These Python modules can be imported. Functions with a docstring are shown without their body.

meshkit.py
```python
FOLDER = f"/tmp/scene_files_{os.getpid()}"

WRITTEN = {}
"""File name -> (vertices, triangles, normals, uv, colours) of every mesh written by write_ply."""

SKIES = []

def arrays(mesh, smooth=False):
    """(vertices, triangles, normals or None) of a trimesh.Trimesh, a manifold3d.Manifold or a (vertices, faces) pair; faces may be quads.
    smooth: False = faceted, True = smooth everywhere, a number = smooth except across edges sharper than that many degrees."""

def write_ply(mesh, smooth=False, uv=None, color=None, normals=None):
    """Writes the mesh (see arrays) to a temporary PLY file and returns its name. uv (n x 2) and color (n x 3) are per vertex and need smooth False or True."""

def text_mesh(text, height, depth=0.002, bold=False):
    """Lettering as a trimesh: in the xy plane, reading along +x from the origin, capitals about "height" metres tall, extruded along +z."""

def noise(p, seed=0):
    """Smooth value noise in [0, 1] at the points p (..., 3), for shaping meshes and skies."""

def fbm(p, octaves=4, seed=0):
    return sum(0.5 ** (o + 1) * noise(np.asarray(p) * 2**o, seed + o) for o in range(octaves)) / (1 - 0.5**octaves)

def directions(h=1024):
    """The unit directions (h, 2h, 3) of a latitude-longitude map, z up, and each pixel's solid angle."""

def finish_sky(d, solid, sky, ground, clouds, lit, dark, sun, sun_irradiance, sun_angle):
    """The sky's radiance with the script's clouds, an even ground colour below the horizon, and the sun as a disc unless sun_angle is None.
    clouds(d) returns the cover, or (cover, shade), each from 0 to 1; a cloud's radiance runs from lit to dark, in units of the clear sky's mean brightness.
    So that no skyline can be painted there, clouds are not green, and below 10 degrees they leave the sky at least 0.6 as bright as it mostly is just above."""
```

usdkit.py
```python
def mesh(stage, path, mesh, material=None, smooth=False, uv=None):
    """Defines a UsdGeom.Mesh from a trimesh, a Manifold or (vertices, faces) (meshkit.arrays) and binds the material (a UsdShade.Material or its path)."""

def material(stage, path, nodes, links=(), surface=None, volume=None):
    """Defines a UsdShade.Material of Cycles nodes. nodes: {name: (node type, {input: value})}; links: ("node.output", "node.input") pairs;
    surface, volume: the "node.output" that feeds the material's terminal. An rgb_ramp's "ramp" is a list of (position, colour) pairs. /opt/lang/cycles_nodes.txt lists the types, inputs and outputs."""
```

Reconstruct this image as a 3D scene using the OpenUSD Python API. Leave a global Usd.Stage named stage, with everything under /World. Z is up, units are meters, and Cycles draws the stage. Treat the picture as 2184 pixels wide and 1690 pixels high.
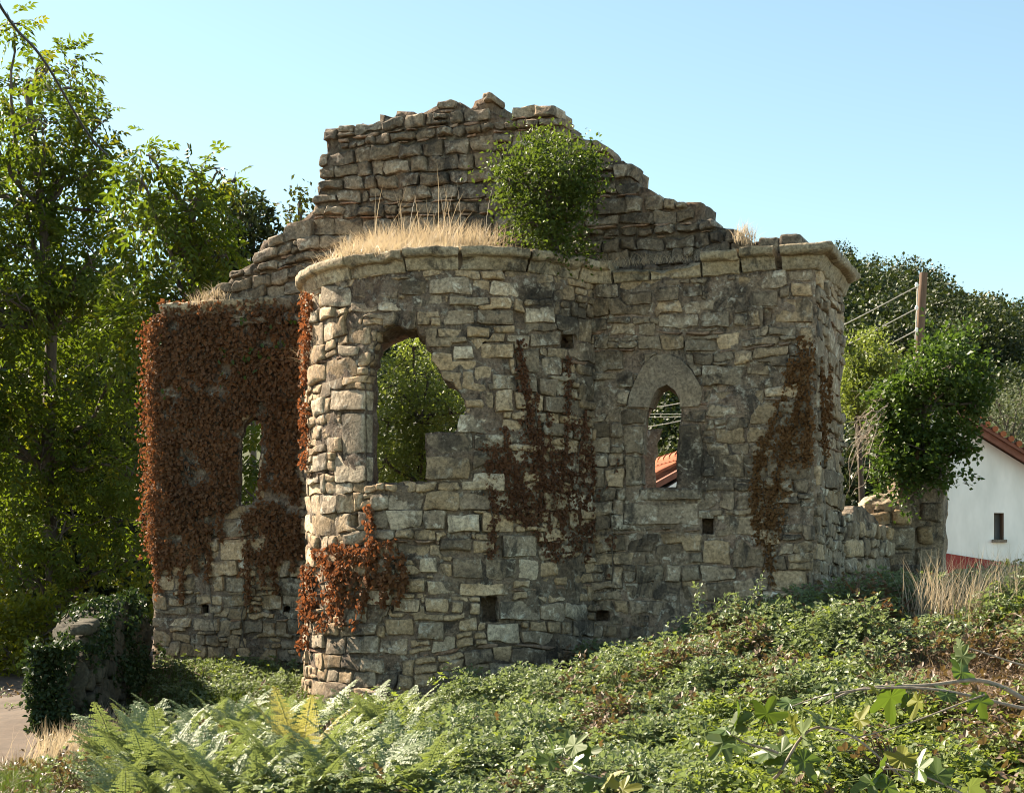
import math, random
import numpy as np, trimesh, usdkit
import manifold3d as m3
from meshkit import noise, fbm
from shapely.geometry import Polygon, MultiPolygon, box, Point
from shapely.ops import unary_union
from shapely import affinity
from pxr import Usd, UsdGeom, UsdLux, UsdShade, Gf, Sdf, Vt
from scipy.interpolate import RBFInterpolator

rng = np.random.default_rng(7)
random.seed(7)
stage = Usd.Stage.CreateInMemory()
UsdGeom.SetStageUpAxis(stage, 'Z'); UsdGeom.SetStageMetersPerUnit(stage, 1.0)
UsdGeom.Xform.Define(stage, '/World'); UsdGeom.Scope.Define(stage, '/World/Looks')

# ------------------------------------------------------------------ camera, sky, sun
F, CX, HY, CZ = 3600.0, 1092.0, 1290.0, 1.7        # focal length and horizon in units of a 2184-wide picture; eye height
EXPOSURE = 2.25
cam = UsdGeom.Camera.Define(stage, '/World/camera')
cam.CreateHorizontalApertureAttr(36.0); cam.CreateVerticalApertureAttr(36.0 * 792 / 1024)
cam.CreateFocalLengthAttr(36.0 * F / 2184)
cam.CreateVerticalApertureOffsetAttr((HY - 845.0) / 2184 * 36.0)
cam.CreateExposureAttr(EXPOSURE)
cam.CreateClippingRangeAttr((0.1, 5000))
cx_ = UsdGeom.Xformable(cam); cx_.AddTranslateOp().Set((0, 0, CZ)); cx_.AddRotateXYZOp().Set((90, 0, 0))
SUN_EL = math.radians(40); SUN_H = np.array([-0.842, 0.540]); SUN_H /= np.linalg.norm(SUN_H)
SUN = np.array([SUN_H[0] * math.cos(SUN_EL), SUN_H[1] * math.cos(SUN_EL), math.sin(SUN_EL)])
SUN_ROT = math.atan2(SUN[0], SUN[1])
dome = UsdLux.DomeLight.Define(stage, '/World/sky'); dome.CreateIntensityAttr(1.0)
skym = usdkit.material(stage, '/World/Looks/sky', {
    's': ('sky_texture', {'sky_type': 'single_scattering', 'sun_disc': False, 'sun_elevation': SUN_EL, 'sun_rotation': SUN_ROT,
                          'altitude': 300.0, 'air_density': 1.0, 'aerosol_density': 0.45, 'ozone_density': 1.3}),
    't': ('mix_color', {'blend_type': 'multiply', 'fac': 1.0, 'b': (1.06, 1.08, 0.88), 'use_clamp': False}),
    'b': ('background_shader', {'strength': 0.05})}, [('s.color', 't.a'), ('t.result', 'b.color')], surface='b.background')
UsdShade.MaterialBindingAPI.Apply(dome.GetPrim()).Bind(skym)
dome.GetPrim().SetCustomDataByKey('kind', 'structure')
sun = UsdLux.DistantLight.Define(stage, '/World/sun'); sun.CreateIntensityAttr(1.25); sun.CreateAngleAttr(0.5); sun.CreateNormalizeAttr(True)
sun.CreateColorAttr(Gf.Vec3f(1.0, 0.86, 0.67))
zax = SUN; xax = np.cross([0, 0, 1.0], zax); xax /= np.linalg.norm(xax); yax = np.cross(zax, xax)
UsdGeom.Xformable(sun).AddTransformOp().Set(Gf.Matrix4d(*xax, 0, *yax, 0, *zax, 0, 0, 0, 0, 1))

# ------------------------------------------------------------------ helpers
def W(x, y, d):
    """A point of the place at distance d along y, given where the photograph shows it."""
    return np.array([(x - CX) / F * d, d, CZ + (HY - y) / F * d])
taken = {}
def unique(parent, name):
    k = (str(parent), name); n = taken.get(k, 0); taken[k] = n + 1
    return f'{parent}/{name}' if n == 0 else f'{parent}/{name}_{n:03d}'
def tag(p, label=None, cat=None, group=None, kind=None):
    p = p.GetPrim() if hasattr(p, 'GetPrim') else p
    for k, v in (('label', label), ('category', cat), ('group', group), ('kind', kind)):
        if v: p.SetCustomDataByKey(k, v)
    return p
def ppath(parent): return '/World' if parent is None else str(parent.GetPath())
def obj(name, mesh, mat, parent=None, smooth=False, label=None, kind=None):
    m = usdkit.mesh(stage, unique(ppath(parent), name), mesh, mat, smooth=smooth)
    return tag(m, label=label, kind=kind)
def thing(name, label, cat, loc=(0, 0, 0), group=None, rz=0.0):
    x = UsdGeom.Xform.Define(stage, unique('/World', name))
    x.AddTranslateOp().Set(Gf.Vec3d(*map(float, loc)))
    if rz: x.AddRotateZOp().Set(float(rz))
    return tag(x, label, cat, group)
def copy_of(src, loc, rz=0.0, sc=1.0, label=None, group=None, cat=None):
    base = src.GetName().rstrip('0123456789').rstrip('_') if src.GetName()[-3:].isdigit() else src.GetName()
    x = UsdGeom.Xform.Define(stage, unique('/World', base)); p = x.GetPrim()
    x.ClearXformOpOrder()
    p.GetReferences().AddInternalReference(src.GetPath())
    x.ClearXformOpOrder()
    op = x.AddTransformOp(opSuffix='place')
    c, s = math.cos(math.radians(rz)), math.sin(math.radians(rz))
    sx, sy, sz = sc if np.ndim(sc) else (sc, sc, sc)
    op.Set(Gf.Matrix4d(c * sx, s * sx, 0, 0, -s * sy, c * sy, 0, 0, 0, 0, sz, 0, *map(float, loc), 1))
    p.SetInstanceable(True)
    was = src.GetCustomData()
    return tag(p, label or was.get('label'), cat or was.get('category'), group or was.get('group'))
def unit(v): v = np.asarray(v, float); return v / (np.linalg.norm(v, axis=-1, keepdims=True) + 1e-12)
def tube(pts, radii, sides=6):
    p = np.asarray(pts, float); n = len(p); r = np.broadcast_to(radii, (n,)).astype(float)
    t = unit(np.gradient(p, axis=0)); ref = np.array([0.31, 0.17, 0.93])
    a = unit(np.cross(t, ref)); b = np.cross(t, a); an = np.arange(sides) * 2 * np.pi / sides
    v = (p[:, None] + r[:, None, None] * (np.cos(an)[None, :, None] * a[:, None] + np.sin(an)[None, :, None] * b[:, None])).reshape(-1, 3)
    i, j = np.meshgrid(np.arange(n - 1), np.arange(sides), indexing='ij'); j2 = (j + 1) % sides
    q = np.stack([i * sides + j, i * sides + j2, (i + 1) * sides + j2, (i + 1) * sides + j], -1).reshape(-1, 4)
    f = np.vstack([q[:, [0, 1, 2]], q[:, [0, 2, 3]]])
    k = len(v); v = np.vstack([v, p[0], p[-1]])
    c0 = [[k, (x + 1) % sides, x] for x in range(sides)]; c1 = [[k + 1, (n - 1) * sides + x, (n - 1) * sides + (x + 1) % sides] for x in range(sides)]
    return v, np.vstack([f, c0, c1])
class MB:
    def __init__(s): s.v, s.f, s.n = [], [], 0
    def add(s, v, f=None):
        if f is None: v, f = v
        s.v.append(np.asarray(v, float)); s.f.append(np.asarray(f, int) + s.n); s.n += len(v); return s
    def mesh(s): return np.vstack(s.v), np.vstack(s.f)
def spline(pts, n):
    from scipy.interpolate import CubicSpline
    p = np.asarray(pts, float); t = np.r_[0, np.cumsum(np.linalg.norm(np.diff(p, axis=0), axis=1))]
    return CubicSpline(t, p)(np.linspace(0, t[-1], n))
def leaves(P, D, N, l, w, fold=0.25, six=False, droop=0.0):
    """One folded leaf per row: base P, axis D, upper side N, length l, width w."""
    n = len(P); D = unit(D); S = unit(np.cross(D, N)); U = np.cross(S, D)
    l = np.broadcast_to(l, (n,))[:, None]; w = np.broadcast_to(w, (n,))[:, None]
    if six:
        v = np.stack([P, P + D * l * .3 + S * w * .42 + U * w * fold, P + D * l * .3 - S * w * .42 + U * w * fold,
                      P + D * l * .68 + S * w * .4 + U * (w * fold - droop * l * .4), P + D * l * .68 - S * w * .4 + U * (w * fold - droop * l * .4), P + D * l - U * droop * l], 1)
        f = np.array([[0, 1, 5], [1, 3, 5], [0, 5, 2], [2, 5, 4]]); k = 6
    else:
        v = np.stack([P, P + D * l * .45 + S * w * .5 + U * w * fold, P + D * l - U * droop * l, P + D * l * .45 - S * w * .5 + U * w * fold], 1)
        f = np.array([[0, 1, 2], [0, 2, 3]]); k = 4
    return v.reshape(-1, 3), (f[None] + (np.arange(n) * k)[:, None, None]).reshape(-1, 3)
def blades(P, H, lean, w, seg=3):
    """Grass blades: roots P, heights H, horizontal lean vectors."""
    n = len(P); H = np.asarray(H)[:, None]; ang = rng.uniform(0, np.pi, n); S = np.stack([np.cos(ang), np.sin(ang), 0 * ang], 1)
    L = np.c_[lean, np.zeros(n)]; rows = []
    for k in range(seg):
        t = k / seg; c = P + np.array([0, 0, 1]) * H * (t - .25 * t * t * np.linalg.norm(L, axis=1, keepdims=True)) + L * H * t * t
        rows += [c + S * np.asarray(w).reshape(-1, 1) * (1 - t * .8) / 2, c - S * np.asarray(w).reshape(-1, 1) * (1 - t * .8) / 2]
    rows.append(P + np.array([0, 0, 1]) * H * (1 - .25 * np.linalg.norm(L, axis=1, keepdims=True)) + L * H)
    v = np.stack(rows, 1); f = []
    for k in range(seg - 1): f += [[2 * k, 2 * k + 1, 2 * k + 3], [2 * k, 2 * k + 3, 2 * k + 2]]
    f.append([2 * seg - 2, 2 * seg - 1, 2 * seg]); f = np.array(f)
    return v.reshape(-1, 3), (f[None] + (np.arange(n) * (2 * seg + 1))[:, None, None]).reshape(-1, 3)
def rand_dir(n): return unit(rng.normal(size=(n, 3)))
def rand_in_ball(n): return rand_dir(n) * rng.uniform(0, 1, (n, 1)) ** (1 / 3)

# ------------------------------------------------------------------ materials
# soot and old water stains on the wall, and darker patches along its foot: centre, 1/radius per axis, depth
STAINS_AND_DARKS = [(W(1160, 630, 19.3), (2.6, 1.2, 4.5), .93), (W(1225, 670, 19.6), (2.6, 1.2, 3.2), .85), (W(1258, 800, 19.7), (6.0, 1.2, 1.3), .8), (W(1500, 990, 19.2), (1.5, 1.0, 2.2), .85), (W(1470, 960, 19.2), (4.5, 1.0, 2.0), .9), (W(960, 945, 19.2), (4.0, 1.0, 5.0), .8), (W(880, 610, 19.4), (5.0, 1.0, 8.0), .8), (W(1590, 605, 19.0), (7.0, 1.0, 7.0), .85), (W(1380, 1420, 19.2), (.55, 1.0, 1.9), .85), (W(1120, 1450, 19.2), (.8, 1.0, 3.0), .8)]
def stone_mat(name, a, b, dark=0.5, white=0.5, bump=0.6, scale=1.0, warm=(0.34, 0.25, 0.16), stains=False):
    nodes = {
        'g': ('geometry', {}), 'o': ('object_info', {}),
        'm': ('mapping', {'scale': (1.0, 1.0, 0.55)}),
        'n1': ('noise_texture', {'scale': 2.1 * scale, 'detail': 5.0, 'roughness': 0.6}), 'r1': ('rgb_ramp', {'ramp': [(0.36, a), (0.62, b)]}),
        'nw': ('noise_texture', {'scale': 0.9, 'detail': 3.0}), 'rw': ('rgb_ramp', {'ramp': [(0.45, (0, 0, 0)), (0.7, (0.55, 0.55, 0.55))]}), 'mw': ('mix_color', {'blend_type': 'mix', 'b': warm}),
        'n2': ('noise_texture', {'scale': 2.3 * scale, 'detail': 9.0, 'roughness': 0.72, 'distortion': 0.8}), 'r2': ('rgb_ramp', {'ramp': [(0.52, (0, 0, 0)), (0.61, (dark, dark, dark))]}),
        'md': ('mix_color', {'blend_type': 'mix', 'b': (0.05, 0.043, 0.036)}),
        'n3': ('noise_texture', {'scale': 6.5 * scale, 'detail': 8.0, 'roughness': 0.72, 'distortion': 0.5}), 'r3': ('rgb_ramp', {'ramp': [(0.545, (0, 0, 0)), (0.62, (white, white, white))]}),
        'ml': ('mix_color', {'blend_type': 'mix', 'b': (0.50, 0.46, 0.38)}),
        'n4': ('noise_texture', {'scale': 26.0, 'detail': 5.0, 'roughness': 0.75}), 'r4': ('rgb_ramp', {'ramp': [(0.32, (0.38, 0.38, 0.38)), (0.66, (1.35, 1.35, 1.35))]}),
        'mf': ('mix_color', {'blend_type': 'multiply', 'fac': 1.0, 'use_clamp': False}),
        'rr': ('map_range', {'from_min': 0.0, 'from_max': 1.0, 'to_min': 0.55, 'to_max': 1.08}), 'mr': ('mix_color', {'blend_type': 'multiply', 'fac': 1.0}),
        'b1': ('bump', {'strength': bump, 'distance': 0.05}), 'b2': ('bump', {'strength': bump * .8, 'distance': 0.012}),
        'p': ('principled_bsdf', {'roughness': 0.92, 'specular_ior_level': 0.2})}
    extra = []
    if stains:
        prev = 'r2.color'
        for i, (c, sc, k) in enumerate(STAINS_AND_DARKS):
            nodes[f'sm{i}'] = ('vector_math', {'math_type': 'subtract', 'vector2': tuple(c)}); nodes[f'ss{i}'] = ('vector_math', {'math_type': 'multiply', 'vector2': sc}); nodes[f'sl{i}'] = ('vector_math', {'math_type': 'length'})
            nodes[f'sa{i}'] = ('math', {'math_type': 'multiply_add', 'value2': 1.6}); nodes[f'sr{i}'] = ('map_range', {'from_min': 1.75, 'from_max': 1.15, 'to_min': 0.0, 'to_max': k, 'clamp': True})
            nodes[f'sx{i}'] = ('math', {'math_type': 'maximum'})
            extra += [('g.position', f'sm{i}.vector1'), (f'sm{i}.vector', f'ss{i}.vector1'), (f'ss{i}.vector', f'sl{i}.vector1'), ('n3.fac', f'sa{i}.value1'), (f'sl{i}.value', f'sa{i}.value3'), (f'sa{i}.value', f'sr{i}.value'), (f'sr{i}.result', f'sx{i}.value1'), (prev, f'sx{i}.value2')]
            prev = f'sx{i}.value'
        extra.append((prev, 'md.fac'))
    links = [('g.position', 'm.vector'), ('g.position', 'n1.vector'), ('m.vector', 'n2.vector'), ('g.position', 'n3.vector'), ('g.position', 'n4.vector'), ('g.position', 'nw.vector'),
             ('n1.fac', 'r1.fac'), ('nw.fac', 'rw.fac'), ('rw.color', 'mw.fac'), ('r1.color', 'mw.a'), ('n2.fac', 'r2.fac'), *([] if stains else [('r2.color', 'md.fac')]), ('mw.result', 'md.a'), ('n3.fac', 'r3.fac'), ('r3.color', 'ml.fac'), ('md.result', 'ml.a'),
             ('n4.fac', 'r4.fac'), ('ml.result', 'mf.a'), ('r4.color', 'mf.b'), ('o.random', 'rr.value'), ('mf.result', 'mr.a'), ('rr.result', 'mr.b'), ('mr.result', 'p.base_color'),
             ('n3.fac', 'b1.height'), ('n4.fac', 'b2.height'), ('b1.normal', 'b2.normal'), ('b2.normal', 'p.normal')]
    links += extra
    return usdkit.material(stage, f'/World/Looks/{name}', nodes, links, surface='p.BSDF')
def leaf_mat(name, ramp, transl=0.35, tcol=None, rough=0.5, spec=0.3, vary=0.25):
    """Leaf with a colour picked per leaf from the ramp, some light passing through."""
    tint = tcol or (1.25, 1.25, 0.6)
    nodes = {'g': ('geometry', {}), 'r': ('rgb_ramp', {'ramp': ramp}), 'n': ('noise_texture', {'scale': 1.7, 'detail': 2.0}),
             'mx': ('math', {'math_type': 'multiply_add', 'value2': 1.0 - vary, 'value3': 0.0}), 'ad': ('math', {'math_type': 'multiply_add', 'value2': vary * 1.6}),
             'p': ('principled_bsdf', {'roughness': rough, 'specular_ior_level': spec}), 't': ('translucent_bsdf', {}),
             'tm': ('mix_color', {'blend_type': 'multiply', 'fac': 1.0, 'b': tint, 'use_clamp': False}), 'x': ('mix_closure', {'fac': transl})}
    links = [('g.position', 'n.vector'), ('g.random_per_island', 'mx.value1'), ('n.fac', 'ad.value1'), ('mx.value', 'ad.value3'), ('ad.value', 'r.fac'), ('r.color', 'p.base_color'), ('r.color', 'tm.a'), ('tm.result', 't.color'),
             ('p.BSDF', 'x.closure1'), ('t.BSDF', 'x.closure2')]
    return usdkit.material(stage, f'/World/Looks/{name}', nodes, links, surface='x.closure')
def plain_mat(name, a, b, scale=6.0, rough=0.85, bump=0.3, dist=0.02, stretch=(1, 1, 1), spec=0.25):
    nodes = {'c': ('geometry', {}), 'm': ('mapping', {'scale': stretch}), 'n': ('noise_texture', {'scale': scale, 'detail': 6.0, 'roughness': 0.65}), 'r': ('rgb_ramp', {'ramp': [(0.32, a), (0.68, b)]}),
             'b': ('bump', {'strength': bump, 'distance': dist}), 'p': ('principled_bsdf', {'roughness': rough, 'specular_ior_level': spec})}
    return usdkit.material(stage, f'/World/Looks/{name}', nodes, [('c.position', 'm.vector'), ('m.vector', 'n.vector'), ('n.fac', 'r.fac'), ('r.color', 'p.base_color'), ('n.fac', 'b.height'), ('b.normal', 'p.normal')], surface='p.BSDF')

M = {}
M['tan'] = stone_mat('tan_stone', (0.275, 0.191, 0.107), (0.368, 0.278, 0.179), dark=0.7, white=0.4, stains=True)
M['warmtan'] = stone_mat('warm_tan_stone', (0.378, 0.284, 0.179), (0.473, 0.378, 0.263), dark=0.35, white=0.3)  # warm tan stone with less lichen, kept brighter to paint in the sun
M['grey'] = stone_mat('grey_stone', (0.195, 0.151, 0.106), (0.287, 0.234, 0.170), dark=0.85, white=0.75, stains=True)
M['dark'] = stone_mat('dark_stone', (0.130, 0.099, 0.069), (0.205, 0.160, 0.114), dark=0.85, white=0.35, stains=True)
M['pale'] = stone_mat('pale_stone', (0.332, 0.268, 0.192), (0.425, 0.357, 0.264), dark=0.7, white=0.7, stains=True)
M['mossdark'] = stone_mat('shaded_mossy_stone', (0.035, 0.033, 0.022), (0.07, 0.06, 0.045), dark=0.6, white=0.04, warm=(0.06, 0.055, 0.035))  # stub wall stone, darkened to paint its shade into the colour
M['mortar'] = stone_mat('lime_mortar', (0.176, 0.129, 0.088), (0.267, 0.209, 0.154), dark=0.85, white=0.8, bump=1.0, scale=1.4, warm=(0.36, 0.25, 0.19), stains=True)
M['gablemortar'] = stone_mat('earth_mortar', (0.088, 0.070, 0.051), (0.125, 0.102, 0.076), dark=0.7, white=0.2, bump=1.0, warm=(0.30, 0.17, 0.10))
M['rubble'] = stone_mat('rubble_grey', (0.129, 0.101, 0.075), (0.190, 0.158, 0.120), dark=0.75, white=0.5)
M['rubble2'] = stone_mat('rubble_brown', (0.137, 0.102, 0.067), (0.192, 0.151, 0.105), dark=0.6, white=0.35)
M['brick'] = stone_mat('old_brick', (0.27, 0.18, 0.125), (0.33, 0.235, 0.17), dark=0.3, white=0.15, warm=(0.33, 0.15, 0.08))
M['cornice'] = stone_mat('cornice_stone', (0.31, 0.25, 0.16), (0.42, 0.355, 0.25), dark=0.8, white=0.3)
M['archstone'] = stone_mat('smooth_stone', (0.170, 0.136, 0.102), (0.221, 0.183, 0.140), dark=0.3, white=0.12, bump=0.2)
M['soil'] = plain_mat('soil', (0.055, 0.036, 0.023), (0.135, 0.09, 0.057), scale=5.0, bump=0.9, dist=0.05)
M['path'] = plain_mat('path_soil', (0.042, 0.029, 0.02), (0.08, 0.055, 0.038), scale=4.0, bump=0.6, dist=0.03)
M['roofearth'] = plain_mat('roof_earth', (0.16, 0.115, 0.08), (0.26, 0.195, 0.14), scale=4.0, bump=0.6, dist=0.03)
M['hill'] = plain_mat('hill_floor', (0.03, 0.04, 0.015), (0.07, 0.08, 0.03), scale=0.4)
M['bark'] = plain_mat('bark', (0.04, 0.032, 0.024), (0.095, 0.078, 0.06), scale=14.0, stretch=(1, 1, .25), bump=0.8)
M['twig'] = plain_mat('dry_twig', (0.20, 0.16, 0.12), (0.34, 0.29, 0.23), scale=30.0)
M['figbark'] = plain_mat('fig_bark', (0.13, 0.11, 0.085), (0.24, 0.205, 0.165), scale=30.0, bump=0.4)
M['pole'] = plain_mat('pole_wood', (0.085, 0.052, 0.034), (0.14, 0.09, 0.06), scale=16.0, stretch=(1, 1, .08), bump=0.5)
M['wire'] = plain_mat('pale_wire', (0.42, 0.39, 0.34), (0.55, 0.51, 0.45), scale=4.0, rough=0.5, bump=0.0)
M['cable'] = plain_mat('black_cable', (0.012, 0.012, 0.012), (0.02, 0.02, 0.02), rough=0.6, bump=0.0)
M['white'] = plain_mat('white_render', (0.60, 0.60, 0.56), (0.76, 0.75, 0.71), scale=2.2, bump=0.25, dist=0.006, stretch=(1, 1, .35))
M['redbase'] = plain_mat('red_plinth', (0.19, 0.035, 0.03), (0.25, 0.05, 0.04), scale=3.0)
M['eave'] = plain_mat('eave_wood', (0.13, 0.055, 0.035), (0.19, 0.08, 0.055), scale=9.0)
M['tile'] = plain_mat('roof_tile', (0.19, 0.055, 0.022), (0.28, 0.095, 0.04), scale=7.0)
M['pinewall'] = plain_mat('window_dark', (0.10, 0.11, 0.12), (0.14, 0.15, 0.16), rough=0.3, bump=0.0)
M['stake'] = plain_mat('stake_white', (0.38, 0.35, 0.28), (0.55, 0.51, 0.43), scale=20)
M['walnut'] = leaf_mat('walnut_leaf', [(0, (0.035, 0.062, 0.010)), (0.5, (0.085, 0.117, 0.016)), (0.85, (0.165, 0.17, 0.022)), (1, (0.30, 0.24, 0.03))], 0.48, (1.5, 1.5, 0.5), vary=0.45)
M['walnutyellow'] = leaf_mat('yellow_walnut_leaf', [(0, (0.09, 0.11, 0.012)), (0.6, (0.17, 0.17, 0.015)), (1, (0.30, 0.22, 0.02))], 0.5, (1.5, 1.4, 0.5))
M['bush'] = leaf_mat('bush_leaf', [(0, (0.05, 0.08, 0.015)), (0.6, (0.105, 0.14, 0.03)), (0.9, (0.17, 0.20, 0.045)), (1, (0.27, 0.19, 0.06))], 0.45, rough=0.5, spec=0.3)
M['ivy'] = leaf_mat('ivy_leaf', [(0, (0.04, 0.075, 0.016)), (0.6, (0.09, 0.14, 0.03)), (0.93, (0.16, 0.21, 0.05)), (1, (0.28, 0.22, 0.05))], 0.42, rough=0.46, spec=0.32)
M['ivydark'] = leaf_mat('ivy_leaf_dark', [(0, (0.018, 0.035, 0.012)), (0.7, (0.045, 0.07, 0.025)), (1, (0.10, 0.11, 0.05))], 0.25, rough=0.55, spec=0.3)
M['bramble'] = leaf_mat('bramble_leaf', [(0, (0.10, 0.13, 0.06)), (0.55, (0.235, 0.28, 0.145)), (0.94, (0.40, 0.435, 0.265)), (1, (0.32, 0.21, 0.11))], 0.38, (1.1, 1.15, 0.75), rough=0.5, spec=0.35)
M['bramble2'] = leaf_mat('bramble_leaf_bright', [(0, (0.11, 0.145, 0.035)), (0.6, (0.22, 0.265, 0.075)), (1, (0.34, 0.365, 0.12))], 0.42, rough=0.5)
M['drybramble'] = leaf_mat('dry_bramble_leaf', [(0, (0.10, 0.065, 0.04)), (0.6, (0.17, 0.115, 0.07)), (1, (0.28, 0.21, 0.14))], 0.25)
M['fern'] = leaf_mat('fern_frond', [(0, (0.12, 0.155, 0.075)), (0.6, (0.22, 0.265, 0.145)), (1, (0.36, 0.40, 0.26))], 0.30, rough=0.5, vary=0.4)
M['fernyellow'] = leaf_mat('yellow_fern_frond', [(0, (0.24, 0.22, 0.10)), (0.6, (0.36, 0.34, 0.19)), (1, (0.48, 0.46, 0.30))], 0.35)
M['fernred'] = leaf_mat('red_fern_frond', [(0, (0.14, 0.06, 0.04)), (0.7, (0.22, 0.11, 0.06)), (1, (0.40, 0.30, 0.06))], 0.3)
M['creeper'] = leaf_mat('dry_creeper_leaf', [(0, (0.10, 0.053, 0.03)), (0.45, (0.22, 0.115, 0.058)), (0.8, (0.38, 0.20, 0.095)), (1, (0.60, 0.44, 0.28))], 0.3, (1.6, 1.0, 0.65), rough=0.7, spec=0.15, vary=0.3)  # dry leaf, brightened to paint sunlight into the sunlit creepers
M['creeperwall'] = leaf_mat('wall_creeper_leaf', [(0, (0.08, 0.047, 0.029)), (0.4, (0.19, 0.108, 0.058)), (0.75, (0.34, 0.19, 0.095)), (1, (0.54, 0.42, 0.28))], 0.25, (1.5, 1.0, 0.65), rough=0.7, spec=0.15, vary=0.35)  # darker copy of the dry leaf, shade of the left wall painted in
M['creeperdark'] = leaf_mat('old_creeper_leaf', [(0, (0.095, 0.05, 0.03)), (0.6, (0.20, 0.10, 0.055)), (1, (0.34, 0.20, 0.12))], 0.2, (1.4, 0.9, 0.6), rough=0.75, spec=0.15)  # dry leaf in a darker brown
M['creeperochre'] = leaf_mat('ochre_creeper_leaf', [(0, (0.13, 0.072, 0.032)), (0.6, (0.25, 0.138, 0.06)), (1, (0.40, 0.27, 0.14))], 0.2, (1.4, 1.0, 0.6), rough=0.75, spec=0.15)
M['drygrass'] = leaf_mat('dry_grass', [(0, (0.36, 0.305, 0.225)), (0.6, (0.55, 0.485, 0.385)), (1, (0.70, 0.655, 0.56))], 0.35, (1.1, 1.0, 0.8))
M['grass'] = leaf_mat('green_grass', [(0, (0.05, 0.08, 0.015)), (0.7, (0.11, 0.15, 0.03)), (1, (0.22, 0.21, 0.07))], 0.4)
M['olive'] = leaf_mat('olive_leaf', [(0, (0.08, 0.10, 0.055)), (0.6, (0.15, 0.18, 0.11)), (1, (0.24, 0.27, 0.19))], 0.25)
M['hilltree'] = leaf_mat('hill_tree_leaf', [(0, (0.020, 0.032, 0.010)), (0.6, (0.048, 0.062, 0.018)), (1, (0.11, 0.11, 0.032))], 0.25, vary=0.3)
M['hilltree2'] = leaf_mat('hill_tree_leaf_olive', [(0, (0.04, 0.05, 0.014)), (0.6, (0.075, 0.08, 0.02)), (1, (0.13, 0.12, 0.03))], 0.28, vary=0.3)
M['fig'] = leaf_mat('fig_leaf', [(0, (0.05, 0.085, 0.015)), (0.5, (0.08, 0.125, 0.022)), (1, (0.16, 0.18, 0.03))], 0.4, rough=0.4, spec=0.5)
M['figpale'] = leaf_mat('fig_leaf_pale', [(0, (0.09, 0.125, 0.045)), (1, (0.17, 0.205, 0.09))], 0.35, rough=0.6, spec=0.2)
M['figyellow'] = leaf_mat('fig_leaf_yellow', [(0, (0.13, 0.15, 0.02)), (1, (0.24, 0.22, 0.03))], 0.45)

# ------------------------------------------------------------------ ground and hill
CTRL = [(330, 1400, 22.1), (640, 1430, 21.4), (930, 1470, 18.6), (1250, 1440, 19.0), (1500, 1370, 19.2), (1740, 1300, 18.8), (1870, 1262, 23), (2030, 1225, 30), (2184, 1240, 22), (2400, 1225, 22),
        (1400, 1420, 17.3), (1800, 1318, 16.8), (2184, 1262, 16.3), (2400, 1240, 16), (1092, 1720, 12), (1500, 1725, 11.5), (2184, 1715, 10), (0, 1720, 13), (500, 1725, 12.5), (1092, 1585, 15), (1700, 1480, 14.3), (2100, 1420, 13.8), (2000, 1520, 12.6),
        (400, 1580, 16), (700, 1540, 16.5), (100, 1565, 16.5), (40, 1505, 20), (20, 1470, 24), (160, 1500, 19), (-300, 1520, 20)]
cp = np.array([W(x, y + (62 if d < 20 and y < 1650 else 22 if d >= 20 else 20) + (26 if x > 1850 and y < 1300 else -34 if 1200 < x < 1850 and d < 18 else 0), d) for x, y, d in CTRL])
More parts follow.
